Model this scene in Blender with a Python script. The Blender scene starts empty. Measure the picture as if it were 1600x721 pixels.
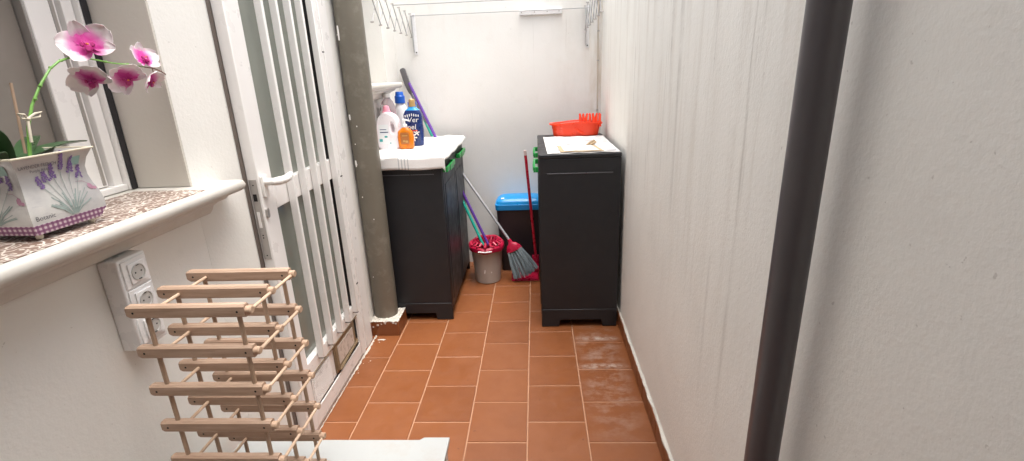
import bpy, bmesh, math, random
from mathutils import Vector, Matrix
random.seed(7)
R = math.radians
scene = bpy.context.scene
C = scene.collection

# ------------------------------------------------------------------ camera
FPX = 765.5
def nrm(v): return v.normalized()
Fv = nrm(Vector((35, -249.5, 765.5)))
Dv = Vector((93, 2361.5, 765.5)); Dv = nrm(Dv - Fv*Dv.dot(Fv))
Rv = Dv.cross(Fv)
CAM = Vector((0, 0, 1.5))
def cam2w(v): return Vector((Rv.dot(v), Fv.dot(v), -Dv.dot(v)))
cd = bpy.data.cameras.new('camera'); co = bpy.data.objects.new('camera', cd); C.objects.link(co)
ax, ay, az = cam2w(Vector((1, 0, 0))), cam2w(Vector((0, -1, 0))), cam2w(Vector((0, 0, -1)))
m = Matrix.Identity(4)
for i in range(3):
    m[i][0], m[i][1], m[i][2], m[i][3] = ax[i], ay[i], az[i], CAM[i]
co.matrix_world = m
cd.sensor_width = 36; cd.lens = FPX/1600*36; cd.clip_start = .02; cd.clip_end = 500
scene.camera = co
def at(x, y, axis, val):
    """a point of the place seen at photo pixel x,y, at a known depth / wall plane / height"""
    r = cam2w(Vector((x-800, y-360.5, FPX)))
    t = (val-CAM[axis])/r[axis]
    return CAM+r*t

# ------------------------------------------------------------------ world, sun, exposure
w = bpy.data.worlds.new('World'); scene.world = w; w.use_nodes = True
nt = w.node_tree; bg = nt.nodes['Background']
sky = nt.nodes.new('ShaderNodeTexSky'); sky.sky_type = 'NISHITA'; sky.sun_disc = False
SUN_EL, SUN_AZ = R(79), R(128)          # azimuth from +Y, clockwise
sky.sun_elevation = SUN_EL; sky.sun_rotation = SUN_AZ; sky.dust_density = 4; sky.ozone_density = .6; sky.air_density = 1.0
hsv = nt.nodes.new('ShaderNodeHueSaturation'); hsv.inputs['Saturation'].default_value = .36      # thin overcast: greyer sky
nt.links.new(sky.outputs[0], hsv.inputs['Color']); nt.links.new(hsv.outputs[0], bg.inputs[0]); bg.inputs[1].default_value = .15
sd = bpy.data.lights.new('sun', 'SUN'); so = bpy.data.objects.new('sun', sd); C.objects.link(so)
sd.energy = .5; sd.angle = R(45); sd.color = (1, .93, .84)
sdir = Vector((math.sin(SUN_AZ)*math.cos(SUN_EL), math.cos(SUN_AZ)*math.cos(SUN_EL), math.sin(SUN_EL)))
so.rotation_euler = sdir.to_track_quat('Z', 'Y').to_euler(); so.location = (0, 2, 8)
scene.view_settings.view_transform = 'Standard'; scene.view_settings.look = 'None'
scene.view_settings.gamma = 1; scene.view_settings.exposure = 2.1
scene.render.engine = 'CYCLES'
scene.cycles.max_bounces = 10; scene.cycles.diffuse_bounces = 6; scene.cycles.use_denoising = True

# ------------------------------------------------------------------ materials
class NT:
    def __init__(s, name):
        s.m = bpy.data.materials.new(name); s.m.use_nodes = True
        s.t = s.m.node_tree; s.b = s.t.nodes['Principled BSDF']
        s.tc = s.t.nodes.new('ShaderNodeTexCoord')
    def n(s, typ, **kw):
        nd = s.t.nodes.new(typ)
        for k, v in kw.items(): setattr(nd, k, v)
        return nd
    def l(s, a, b): s.t.links.new(a, b)
    def mapped(s, scale=(1, 1, 1), loc=(0, 0, 0)):
        mp = s.n('ShaderNodeMapping'); mp.inputs['Scale'].default_value = scale; mp.inputs['Location'].default_value = loc
        s.l(s.tc.outputs['Object'], mp.inputs[0]); return mp.outputs[0]
    def noise(s, scale, vec=None, detail=4, rough=.55):
        nn = s.n('ShaderNodeTexNoise'); nn.inputs['Scale'].default_value = scale
        nn.inputs['Detail'].default_value = detail; nn.inputs['Roughness'].default_value = rough
        s.l(vec or s.tc.outputs['Object'], nn.inputs['Vector']); return nn.outputs['Fac']
    def ramp(s, fac, stops):
        r = s.n('ShaderNodeValToRGB'); e = r.color_ramp.elements
        while len(e) < len(stops): e.new(.5)
        for el, (p, c) in zip(e, stops):
            el.position = p; el.color = (c, c, c, 1) if isinstance(c, (int, float)) else (*c, 1)
        s.l(fac, r.inputs[0]); return r.outputs[0]
    def mix(s, fac, a, b, blend='MIX'):
        mx = s.n('ShaderNodeMix'); mx.data_type = 'RGBA'; mx.blend_type = blend
        for inp, v in ((mx.inputs[0], fac), (mx.inputs[6], a), (mx.inputs[7], b)):
            if isinstance(v, (int, float)): inp.default_value = v if inp.type == 'VALUE' else (v, v, v, 1)
            elif isinstance(v, tuple): inp.default_value = (*v, 1)
            else: s.l(v, inp)
        return mx.outputs[2]
    def math(s, op, a, b=0):
        mm = s.n('ShaderNodeMath', operation=op)
        for inp, v in ((mm.inputs[0], a), (mm.inputs[1], b)):
            if isinstance(v, (int, float)): inp.default_value = v
            else: s.l(v, inp)
        return mm.outputs[0]
    def maprange(s, v, a, b, c=0, d=1):
        mr = s.n('ShaderNodeMapRange'); s.l(v, mr.inputs[0])
        for i, x in enumerate((a, b, c, d)): mr.inputs[i+1].default_value = x
        return mr.outputs[0]
    def sep(s, v=None):
        sp = s.n('ShaderNodeSeparateXYZ'); s.l(v or s.tc.outputs['Object'], sp.inputs[0]); return sp.outputs
    def base(s, c):
        if isinstance(c, tuple): s.b.inputs['Base Color'].default_value = (*c, 1)
        else: s.l(c, s.b.inputs['Base Color'])
    def bump(s, h, strength=.3, dist=.002):
        b = s.n('ShaderNodeBump'); b.inputs['Strength'].default_value = strength; b.inputs['Distance'].default_value = dist
        s.l(h, b.inputs['Height']); s.l(b.outputs[0], s.b.inputs['Normal'])
    def set(s, **kw):
        for k, v in kw.items(): s.b.inputs[k.replace('_', ' ')].default_value = v

def M(name, col, rough=.5, var=.12, vs=8, bump=0, bs=80, dirt=None, **kw):
    t = NT(name)
    f = t.noise(vs, detail=6)
    lo = tuple(c*(1-var) for c in col); hi = tuple(min(1, c*(1+var)) for c in col)
    c = t.mix(f, lo, hi)
    if dirt:
        g = t.ramp(t.noise(vs*2.3, detail=8, rough=.7), [(.52, 0), (.72, 1)])
        c = t.mix(t.math('MULTIPLY', g, dirt[1]), c, dirt[0])
    t.base(c)
    rr = t.maprange(t.noise(vs*3), .3, .7, max(0, rough-.08), min(1, rough+.08)); t.l(rr, t.b.inputs['Roughness'])
    if bump: t.bump(t.noise(bs), bump)
    t.set(**kw)
    return t.m

def wall_mat(name, col, streak=.0, blotch=.08, zlo=.3, zhi=2.0, ymask=False, corner=False):
    t = NT(name)
    big = t.noise(1.6, detail=5); c = t.mix(t.ramp(big, [(.35, 0), (.7, 1)]), tuple(x*(1-blotch) for x in col), col)
    scuff = t.ramp(t.noise(9, detail=8, rough=.7), [(.56, 0), (.75, 1)])
    c = t.mix(t.math('MULTIPLY', scuff, .10), c, (.42, .38, .32))
    # fine speckles of dirt
    sp = t.ramp(t.noise(70, detail=2), [(.735, 0), (.76, 1)])
    c = t.mix(t.math('MULTIPLY', sp, .30), c, (.25, .22, .18))
    if streak:
        v = t.mapped((1, 6, .28)); s1 = t.ramp(t.noise(2.2, v, detail=6, rough=.68), [(.50, 0), (.66, 1)])
        v2 = t.mapped((1, 9, .30), (0, 3.1, .4)); s2 = t.ramp(t.noise(1.5, v2, detail=5, rough=.7), [(.58, 0), (.72, 1)])
        v3 = t.mapped((13, 13, .42), (5, 3.1, 2.4)); s3 = t.ramp(t.noise(1.7, v3, detail=3, rough=.6), [(.66, 0), (.72, 1)])
        z = t.sep()[2]; zm = t.maprange(z, zlo, zhi)
        zn = t.math('MULTIPLY', zm, t.ramp(t.noise(2.6, detail=6, rough=.7), [(.34, .12), (.56, 1)]))
        zn = t.math('MULTIPLY', zn, t.maprange(t.sep()[1], .72, .95)) if ymask else zn
        a = t.math('MULTIPLY', t.math('MULTIPLY', s1, zn), streak*.6)
        c = t.mix(a, c, (.50, .45, .37))
        b2 = t.math('MULTIPLY', t.math('MULTIPLY', t.math('MAXIMUM', s2, s3), zn), streak)
        c = t.mix(b2, c, (.33, .30, .25))
    if corner:
        x = t.sep()[0]
        k = t.math('MULTIPLY', t.maprange(x, .33, .47), t.ramp(t.noise(5, t.mapped((3, 1, .6)), detail=7, rough=.7), [(.40, 0), (.68, 1)]))
        c = t.mix(t.math('MULTIPLY', k, .6), c, (.50, .40, .27))
    t.base(c); t.set(Roughness=.82)
    h = t.math('ADD', t.noise(95, detail=4, rough=.6), t.math('MULTIPLY', t.noise(12, detail=3), .8))
    t.bump(h, .24, .004)
    return t.m

m_wallL = wall_mat('rendered_wall', (.80, .79, .75), 0, .07)
m_wallR = wall_mat('streaked_wall', (.86, .85, .79), .85, .09, .3, 1.9, True)
m_wallB = wall_mat('back_wall_paint', (.80, .79, .755), .6, .08, .8, 2.4, False, True)
m_white = M('white_paint', (.80, .785, .75), .45, .05, 6, .12, 60, dirt=((.45, .40, .33), .12))
m_reveal = M('reveal_plaster', (.58, .545, .49), .6, .05, 5, .2, 90)
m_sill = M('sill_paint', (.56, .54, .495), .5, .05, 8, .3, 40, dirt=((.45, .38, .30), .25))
m_alu = M('white_aluminium', (.80, .785, .765), .32, .02, 4, dirt=((.6, .56, .5), .05))
m_alug = M('grey_metal', (.45, .43, .41), .38, .08, 20, Metallic=.6)
m_dark = M('dark_rubber', (.018, .017, .02), .6)
m_hole = M('dark_hole', (.01, .01, .01), .9)
m_glassD = M('obscured_glass', (.20, .215, .185), .16, .25, 3.5)
m_glassW = M('window_glass', (.215, .19, .165), .10, .25, 4)
m_wood = None
def wood(name, a, b, sc=(3, 40, 40)):
    t = NT(name); v = t.mapped(sc)
    g = t.noise(2.2, v, detail=6, rough=.6)
    c = t.mix(t.ramp(g, [(.3, 0), (.7, 1)]), a, b)
    fl = t.ramp(t.noise(14, t.mapped((2.5, 30, 30)), detail=2), [(.60, 0), (.7, 1)])
    c = t.mix(t.math('MULTIPLY', fl, .25), c, tuple(x*.6 for x in a))
    t.base(c); t.set(Roughness=.58); t.bump(g, .15, .001); return t.m
m_wood = wood('beech_wood', (.34, .225, .155), (.49, .35, .26))
m_woodz = wood('beech_rod', (.35, .24, .165), (.48, .35, .25), (40, 40, 4))
m_wood_y = wood('beech_dowel', (.44, .31, .21), (.60, .44, .32), (40, 4, 40))
m_cab = M('anthracite_plastic', (.0125, .0135, .016), .46, .08, 5, .06, 160, dirt=((.05, .05, .055), .10))
m_cab2 = M('anthracite_side', (.0130, .0142, .017), .48, .08, 4, .06, 160, dirt=((.05, .05, .055), .10))
m_green = M('green_plastic', (.012, .30, .055), .35)
m_cloth = M('white_cotton', (.82, .81, .79), .9, .05, 20, .6, 500)
m_stripe = M('grey_stripe', (.50, .51, .52), .9)
m_olive = M('olive_grey_pipe', (.145, .130, .102), .38, .22, 5, .12, 30, dirt=((.42, .40, .34), .25))
m_black = M('charcoal_pipe', (.080, .072, .077), .36, .14, 6, .1, 60, dirt=((.12, .11, .10), .2))
m_cement = M('white_filler', (.56, .53, .47), .9, .2, 18, .9, 70)
m_blue = M('blue_lid', (.008, .26, .62), .35)
m_blk = M('black_plastic', (.022, .017, .019), .42)
m_bucket = M('beige_plastic', (.47, .43, .385), .4, .06)
m_red = M('crimson_plastic', (.42, .010, .045), .3, .1)
m_orange = M('orange_red_plastic', (.85, .055, .012), .33, .08)
m_silver = M('silver_pole', (.42, .43, .45), .35, .1, Metallic=.4)
m_purple = M('purple_pole', (.12, .045, .30), .35)
m_teal = M('teal_pole', (.01, .33, .25), .35)
m_redpole = M('red_pole', (.42, .012, .03), .3)
m_bristle = M('grey_bristles', (.22, .27, .29), .6, .35, 60)
m_paper = M('newsprint', (.74, .73, .71), .8, .08, 6)
m_ink = M('ink', (.20, .20, .22), .8)
m_card = M('brown_cardboard', (.50, .37, .23), .8, .15, 30)
m_tape = M('brown_tape', (.21, .155, .095), .35, .25, 14)
m_flap = M('cloudy_flap', (.55, .50, .45), .3, .2, 12)
m_wire = M('white_wire', (.34, .34, .34), .35, .1)

def terracotta(name, salt=True):
    t = NT(name)
    at_ = t.n('ShaderNodeAttribute'); at_.attribute_name = 'tile'
    rnd = at_.outputs['Fac']
    a = t.mix(rnd, (.188, .060, .0185), (.225, .075, .0245))
    sm = t.noise(7, detail=7, rough=.6)
    a = t.mix(t.math('MULTIPLY', t.ramp(sm, [(.35, 0), (.75, 1)]), .45), a, (.265, .098, .039))
    dk = t.ramp(t.noise(2.5, detail=4), [(.45, 0), (.75, 1)])
    a = t.mix(t.math('MULTIPLY', dk, .22), a, (.15, .044, .014))
    pit = t.ramp(t.noise(38, detail=2), [(.72, 0), (.75, 1)])
    a = t.mix(t.math('MULTIPLY', pit, .6), a, (.12, .04, .02))
    if salt:
        s = t.sep()
        mx = t.math('MULTIPLY', t.maprange(s[0], .17, .27), t.maprange(s[0], .47, .40))
        my = t.math('MULTIPLY', t.maprange(s[1], 1.65, 2.0), t.maprange(s[1], 2.75, 2.6))
        n1 = t.ramp(t.noise(7.5, t.mapped((1, 1.5, 1)), detail=8, rough=.72), [(.46, 0), (.70, 1)])
        # pale rings left by standing water along two grout lines
        g1 = t.maprange(t.math('ABSOLUTE', t.math('SUBTRACT', s[1], 2.262)), .0, .035, 1, 0)
        g2 = t.maprange(t.math('ABSOLUTE', t.math('SUBTRACT', s[1], 2.545)), .0, .035, 1, 0)
        g = t.math('MULTIPLY', t.math('MAXIMUM', g1, g2), t.ramp(t.noise(22, detail=5, rough=.7), [(.38, 0), (.6, 1)]))
        k = t.math('MULTIPLY', t.math('MULTIPLY', mx, my), t.math('MAXIMUM', t.math('MULTIPLY', n1, .42), t.math('MULTIPLY', g, .85)))
        a = t.mix(k, a, (.50, .42, .36))
    t.base(a)
    t.l(t.maprange(t.noise(16, detail=6), .3, .7, .28, .52), t.b.inputs['Roughness'])
    t.bump(t.math('ADD', t.noise(26, detail=4), t.math('MULTIPLY', t.noise(5, detail=2), .8)), .2, .003)
    return t.m
m_terra = terracotta('terracotta_tile')
m_terra2 = terracotta('terracotta_skirting_tile', False)
m_grout = M('grout', (.40, .22, .135), .9, .2, 30)

# ------------------------------------------------------------------ mesh builder
class MB:
    def __init__(s): s.bm = bmesh.new(); s.mi = 0; s.mats = []
    def mat(s, m):
        if m not in s.mats: s.mats.append(m)
        s.mi = s.mats.index(m); return s
    def face(s, vs):
        try:
            f = s.bm.faces.new(vs); f.material_index = s.mi; return f
        except ValueError: return None
    def poly(s, pts): return s.face([s.bm.verts.new(p) for p in pts])
    def box(s, a, b, T=None):
        x0, x1 = sorted((a[0], b[0])); y0, y1 = sorted((a[1], b[1])); z0, z1 = sorted((a[2], b[2]))
        P = [Vector(p) for p in ((x0, y0, z0), (x1, y0, z0), (x1, y1, z0), (x0, y1, z0), (x0, y0, z1), (x1, y0, z1), (x1, y1, z1), (x0, y1, z1))]
        if T: P = [T @ p for p in P]
        v = [s.bm.verts.new(p) for p in P]
        for q in ((3, 2, 1, 0), (4, 5, 6, 7), (0, 1, 5, 4), (1, 2, 6, 5), (2, 3, 7, 6), (3, 0, 4, 7)): s.face([v[i] for i in q])
        return s
    def loft(s, rings, cap0=True, cap1=True, closed=True):
        V = [[s.bm.verts.new(p) for p in r] for r in rings]
        n = len(V[0])
        for a, b in zip(V, V[1:]):
            for i in range(n if closed else n-1):
                j = (i+1) % n; s.face([a[i], a[j], b[j], b[i]])
        if cap0: s.face(V[0][::-1])
        if cap1: s.face(V[-1])
        return s
    def tube(s, pts, r, seg=10, cap=True):
        pts = [Vector(p) for p in pts]; rs = r if isinstance(r, (list, tuple)) else [r]*len(pts)
        rings = []; up = None
        for i, p in enumerate(pts):
            d = (pts[min(i+1, len(pts)-1)]-pts[max(i-1, 0)]).normalized()
            if up is None:
                up = Vector((0, 0, 1)) if abs(d.z) < .9 else Vector((1, 0, 0))
            u = (up-d*up.dot(d)).normalized(); vv = d.cross(u); up = u
            rings.append([p+(u*math.cos(2*math.pi*k/seg)+vv*math.sin(2*math.pi*k/seg))*rs[i] for k in range(seg)])
        return s.loft(rings, cap, cap)
    def lathe(s, c, prof, seg=28, sx=1, sy=1, cap0=True, cap1=True, rot=0):
        rings = []
        for r, z in prof:
            rg = []
            for k in range(seg):
                a = 2*math.pi*k/seg; x, y = r*math.cos(a)*sx, r*math.sin(a)*sy
                rg.append(Vector((c[0]+x*math.cos(rot)-y*math.sin(rot), c[1]+x*math.sin(rot)+y*math.cos(rot), c[2]+z)))
            rings.append(rg)
        return s.loft(rings, cap0, cap1)
    def ball(s, c, r, seg=12, sc=(1, 1, 1), T=None):
        rings = []
        n = seg//2
        for i in range(1, n):
            ph = math.pi*i/n
            rings.append([(Vector((r*math.sin(ph)*math.cos(2*math.pi*k/seg)*sc[0], r*math.sin(ph)*math.sin(2*math.pi*k/seg)*sc[1], -r*math.cos(ph)*sc[2]))) for k in range(seg)])
        c = Vector(c)
        rings = [[(T @ p if T else p)+c for p in rg] for rg in rings]
        return s.loft(rings)
    def rbox(s, cx, cy, z0, z1, hx, hy, rad, hx1=None, hy1=None, seg=4, T=None):
        """rounded-plan box, may taper"""
        hx1 = hx if hx1 is None else hx1; hy1 = hy if hy1 is None else hy1
        def ring(hx, hy, z):
            o = []
            for (sx, sy, a0) in ((1, 1, 0), (-1, 1, 90), (-1, -1, 180), (1, -1, 270)):
                for k in range(seg+1):
                    a = R(a0+90*k/seg); o.append(Vector((cx+sx*(hx-rad)+rad*math.cos(a), cy+sy*(hy-rad)+rad*math.sin(a), z)))
            return [T @ p for p in o] if T else o
        return s.loft([ring(hx, hy, z0), ring(hx1, hy1, z1)])
    def split(s, name, mat=None, parent=None, **kw):
        """one object per loose piece"""
        bm = s.bm; bmesh.ops.remove_doubles(bm, verts=bm.verts, dist=1e-6)
        seen = set(); out = []
        for f0 in list(bm.faces):
            if f0 in seen: continue
            isl = [f0]; seen.add(f0)
            for f in isl:
                for v in f.verts:
                    for g in v.link_faces:
                        if g not in seen: seen.add(g); isl.append(g)
            q = MB(); q.mats = list(s.mats); mp = {}
            for f in isl:
                vs = []
                for v in f.verts:
                    if v not in mp: mp[v] = q.bm.verts.new(v.co)
                    vs.append(mp[v])
                nf = q.bm.faces.new(vs); nf.material_index = f.material_index
            out.append(q.build(name, mat, parent, **kw))
        bm.free(); return out
    def build(s, name, mat=None, parent=None, origin=None, bevel=0, seg=2, ang=35, sub=0, flat=False, attr=None):
        mats = s.mats if s.mats else [mat]
        bm = s.bm
        bmesh.ops.remove_doubles(bm, verts=bm.verts, dist=1e-6)
        bmesh.ops.recalc_face_normals(bm, faces=bm.faces)
        o3 = Vector(origin) if origin is not None else (Vector(parent['_o']) if parent is not None and '_o' in parent else Vector((0, 0, 0)))
        bm.verts.ensure_lookup_table()
        for v in bm.verts: v.co -= o3
        if not flat:
            for f in bm.faces: f.smooth = True
            for e in bm.edges:
                if len(e.link_faces) != 2 or e.calc_face_angle(0) > R(ang): e.smooth = False
        me = bpy.data.meshes.new(name); bm.to_mesh(me); bm.free()
        for mm in mats: me.materials.append(mm)
        o = bpy.data.objects.new(name, me); C.objects.link(o)
        if parent is not None:
            o.parent = parent; o['_o'] = list(o3)
        else: o.location = o3
        if bevel:
            b = o.modifiers.new('bevel', 'BEVEL'); b.width = bevel; b.segments = seg; b.limit_method = 'ANGLE'; b.angle_limit = R(40)
        if sub:
            b = o.modifiers.new('sub', 'SUBSURF'); b.levels = sub; b.render_levels = sub
        return o

def tag(o, label, cat=None, group=None, kind=None):
    if label: o['label'] = label
    if cat: o['category'] = cat
    if group: o['group'] = group
    if kind: o['kind'] = kind
    return o
def thing(name, loc, label, cat, group=None):
    o = bpy.data.objects.new(name, None); C.objects.link(o); o.location = loc; o['_o'] = list(loc); o.empty_display_size = .05
    return tag(o, label, cat, group)
def box1(name, a, b, mat, parent=None, bevel=0, **kw): return MB().box(a, b).build(name, mat, parent, bevel=bevel, **kw)

def text_geo(body, size=1.0, extr=0):
    cu = bpy.data.curves.new('t', 'FONT'); cu.body = body; cu.size = size; cu.extrude = extr; cu.resolution_u = 3
    to = bpy.data.objects.new('t', cu); C.objects.link(to)
    dg = bpy.context.evaluated_depsgraph_get(); me = bpy.data.meshes.new_from_object(to.evaluated_get(dg))
    vs = [tuple(v.co) for v in me.vertices]; fs = [tuple(p.vertices) for p in me.polygons]
    bpy.data.objects.remove(to); bpy.data.curves.remove(cu); bpy.data.meshes.remove(me)
    return vs, fs
def text_on(name, body, width, fn, mat, parent, height=None):
    """flat lettering laid on a surface: fn maps (u, v) metres to a point"""
    vs, fs = text_geo(body)
    x0 = min(v[0] for v in vs); x1 = max(v[0] for v in vs); k = width/(x1-x0); y0 = min(v[1] for v in vs); y1 = max(v[1] for v in vs)
    ky = k if height is None else height/(y1-y0)
    b = MB(); V = [b.bm.verts.new(fn((v[0]-x0)*k, (v[1]-y0)*ky)) for v in vs]
    for f in fs: b.face([V[i] for i in f])
    return b.build(name, mat, parent, flat=True)

# ================================================================== SETTING
XL, XR, YB = -1.10, .49, 3.80
# floor: one sheet of running-bond terracotta tiles with grout between
def make_floor():
    b = MB(); b.mat(m_grout)
    b.box((-1.6, -1.6, -.06), (.7, 4.1, -.0025))
    b.mat(m_terra)
    lay = b.bm.faces.layers.float.new('tile')
    cw, rl, g = .260, .2665, .0028
    for i in range(-5, 2):
        x0, x1 = -.065+cw*i, -.065+cw*(i+1)+(.05 if i == 1 else 0)
        off = 0 if (i % 2) else .133           # i=-1 column crosses at 1.969+k*.2665
        base = 1.969 if (i % 2) else 2.097
        for k in range(-14, 9):
            y0 = base+k*rl; y1 = y0+rl
            X0, X1, Y0, Y1 = max(x0+g, -1.35), min(x1-g, .489), y0+g, min(y1-g, YB)
            if X1-X0 < .01 or Y1-Y0 < .01 or Y0 > YB: continue
            rv = random.random(); dz = random.uniform(-.0006, .0006); e = .0018
            top = [(X0+e, Y0+e, dz), (X1-e, Y0+e, dz), (X1-e, Y1-e, dz), (X0+e, Y1-e, dz)]
            bot = [(X0, Y0, -.0024), (X1, Y0, -.0024), (X1, Y1, -.0024), (X0, Y1, -.0024)]
            n0 = len(b.bm.faces)
            b.loft([bot, top], cap0=False)
            b.bm.faces.ensure_lookup_table()
            for f in b.bm.faces[n0:]: f[lay] = rv
    return b.build('floor', None, ang=20)
tag(make_floor(), 'terracotta tiled patio floor laid in staggered rows', None, None, 'structure')

# walls
HT = 3.1
b = MB()
b.box((-1.42, -1.3, -.05), (XL, 1.655, 1.10))                 # below the window
b.box((-1.42, -1.3, 1.10), (XL, -.25, HT))                    # near side of window
b.box((-1.42, 1.487, 1.10), (XL, 1.655, HT))                  # pier between window and door
b.loft([[Vector((XL-.004, 1.4875, z)), Vector((XL+.0005, 1.4875, z)), Vector((-1.046, 1.6665, z)), Vector((XL-.004, 1.6665, z))] for z in (-.05, HT-.001)])
b.box((-1.42, -.25, 2.25), (XL, 1.487, HT))
b.box((-1.42, 1.655, 2.17), (XL, 2.56, HT))                   # over the door
b.box((-1.42, 2.56, -.05), (-1.02, 2.93, HT))
b.box((-1.42, 2.93, -.05), (-1.02, 3.50, 1.42))
b.box((-1.42, 3.50, -.05), (-1.02, YB+.2, HT))
b.box((-1.42, 2.93, 2.3), (-1.02, 3.50, HT))
tag(b.build('house_wall', m_wallL), 'white rendered wall on the left holding the window and barred door', 'wall')
tag(box1('light_stop_backing', (-1.52, -1.3, -.05), (-1.425, YB+.2, HT), m_wallL), 'unseen backing slab added behind the door and windows to stop light leaking in', 'wall')  # added close behind the openings so no light leaks past the door leaf
tag(box1('boundary_wall', (XR, -1.3, -.05), (XR+.2, YB+.2, HT), m_wallR), 'rough white right-hand wall with grey dirt streaks running down', 'wall')
tag(box1('end_wall', (-1.42, YB, -.05), (XR, YB+.2, HT), m_wallB), 'white end wall behind the two cabinets and drying rack', 'wall')
tag(box1('rear_wall', (-1.42, -1.5, -.05), (XR+.2, -1.3, HT), M('dimming_brown', (.20, .17, .14), .8)), 'unseen wall behind the viewer, coloured dark brown to dim the light from there', 'wall')  # out of view; dark colour chosen to cut bounce onto viewer-facing sides
tag(box1('shade_slab', (-1.42, -1.5, HT), (XR+.2, .15, HT+.15), m_white), 'unseen slab added overhead to darken the near end of the patio', 'blocker')  # out of view, added to keep sky light off the near walls

# window reveal plaster on the pier
# ------------------------------------------------------------------ near window
win = thing('window', (-1.30, .6, 1.19), 'white aluminium sliding window with grey glass left of the door', 'window')
XW = -1.28
def vpanel(name, y0, y1, x0, x1, mat, z0=1.192, z1=2.249, par=win, bv=.002): return box1(name, (x0, y0, z0), (x1, y1, z1), mat, par, bv)
vpanel('frame', 1.452, 1.484, -1.345, XW+.004, m_alu)
vpanel('seal', 1.456, 1.4785, XW+.0045, XW+.0085, m_dark)
vpanel('frame', 1.415, 1.449, -1.35, XW-.012, m_alu)
vpanel('track', 1.405, 1.414, -1.35, XW-.03, m_alug)
vpanel('sash', 1.318, 1.404, -1.345, XW-.020, m_alu, 1.215)
vpanel('sash', 1.385, 1.396, -1.33, XW-.0165, m_alug, 1.22)
vpanel('seal', 1.313, 1.3178, -1.335, XW-.024, m_alug, 1.25, 2.2)
b = MB(); b.box((-1.345, -.25, 1.192), (XW, 1.450, 1.212)); b.box((-1.345, -.25, 1.213), (XW-.022, 1.316, 1.262)); b.box((-1.345, -.25, 2.2), (XW-.01, 1.316, 2.25))
b.box((-1.345, -.25, 1.263), (XW-.022, -.17, 2.2)); b.box((-1.345, .55, 1.263), (XW-.022, .63, 2.2))
b.build('rail', m_alu, win, bevel=.003)
b = MB(); b.box((-1.333, -.168, 1.264), (-1.328, .548, 2.2)); b.box((-1.333, .632, 1.264), (-1.328, 1.311, 2.2))
b.split('glass', m_glassW, win)
# reveal lining (plaster at right of the window, base colour darker than the wall)
box1('reveal', (-1.272, 1.4795, 1.192), (XL-.0005, 1.4868, 2.249), m_reveal, win)

# ------------------------------------------------------------------ near sill
def sill(name, xw, y0, y1, z, prof, back, label, mirror=False):
    b = MB(); rings = []
    D = max(d for d, _ in prof)
    for d, zz in prof:
        e = y1-(D-d); s0 = y0+(D-d)
        rings.append([Vector((xw-.03, s0, z+zz)), Vector((xw+d, s0, z+zz)), Vector((xw+d, e, z+zz)), Vector((xw-.03, e, z+zz))])
    b.loft(rings)
    b.box((back, y0+.0, z-.03), (xw-.0305, y1-.10, z-.0001))
    o = b.build(name, m_sill, None, origin=(xw, (y0+y1)/2, z), ang=50)
    return tag(o, label, 'sill')
prof = [(.018, -.098), (.030, -.094), (.036, -.084), (.040, -.070), (.052, -.060), (.070, -.054), (.074, -.048), (.076, -.040), (.098, -.038), (.108, -.034), (.114, -.026), (.116, -.016), (.113, -.006), (.106, 0)]
b = MB()
rings = []
for d, zz in prof:
    e = 1.585-(.116-d)
    rings.append([Vector((XL-.03, -.6, 1.19+zz)), Vector((XL+d, -.6, 1.19+zz)), Vector((XL+d, e, 1.19+zz)), Vector((XL-.03, e, 1.19+zz))])
b.loft(rings)
b.box((-1.40, -.249, 1.101), (XL-.0302, 1.4865, 1.1899))
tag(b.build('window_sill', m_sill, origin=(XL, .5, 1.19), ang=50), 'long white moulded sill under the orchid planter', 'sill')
# far sill
b = MB(); rings = []
for d, zz in prof:
    e = 3.47-(.116-d)
    rings.append([Vector((-1.05, 2.80, 1.462+zz)), Vector((-1.02+d, 2.80, 1.462+zz)), Vector((-1.02+d, e, 1.462+zz)), Vector((-1.05, e, 1.462+zz))])
b.loft(rings); b.box((-1.40, 2.932, 1.422), (-1.0502, 3.498, 1.4618))
tag(b.build('window_sill', m_sill, origin=(-1.02, 3.1, 1.46), ang=50), 'short white moulded sill above the detergent bottles', 'sill')
fw = thing('window', (-1.25, 3.2, 1.465), 'small white window above the left cabinet, mostly behind the olive pipe', 'window')
b = MB(); b.box((-1.26, 2.932, 1.464), (-1.20, 2.98, 2.298)); b.box((-1.26, 3.45, 1.464), (-1.20, 3.498, 2.298)); b.box((-1.26, 2.981, 1.464), (-1.20, 3.449, 1.51)); b.box((-1.26, 2.981, 2.25), (-1.20, 3.449, 2.298))
b.build('frame', m_alu, fw, bevel=.003); box1('shutter', (-1.24, 2.981, 1.511), (-1.22, 3.449, 2.249), m_alu, fw)

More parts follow.
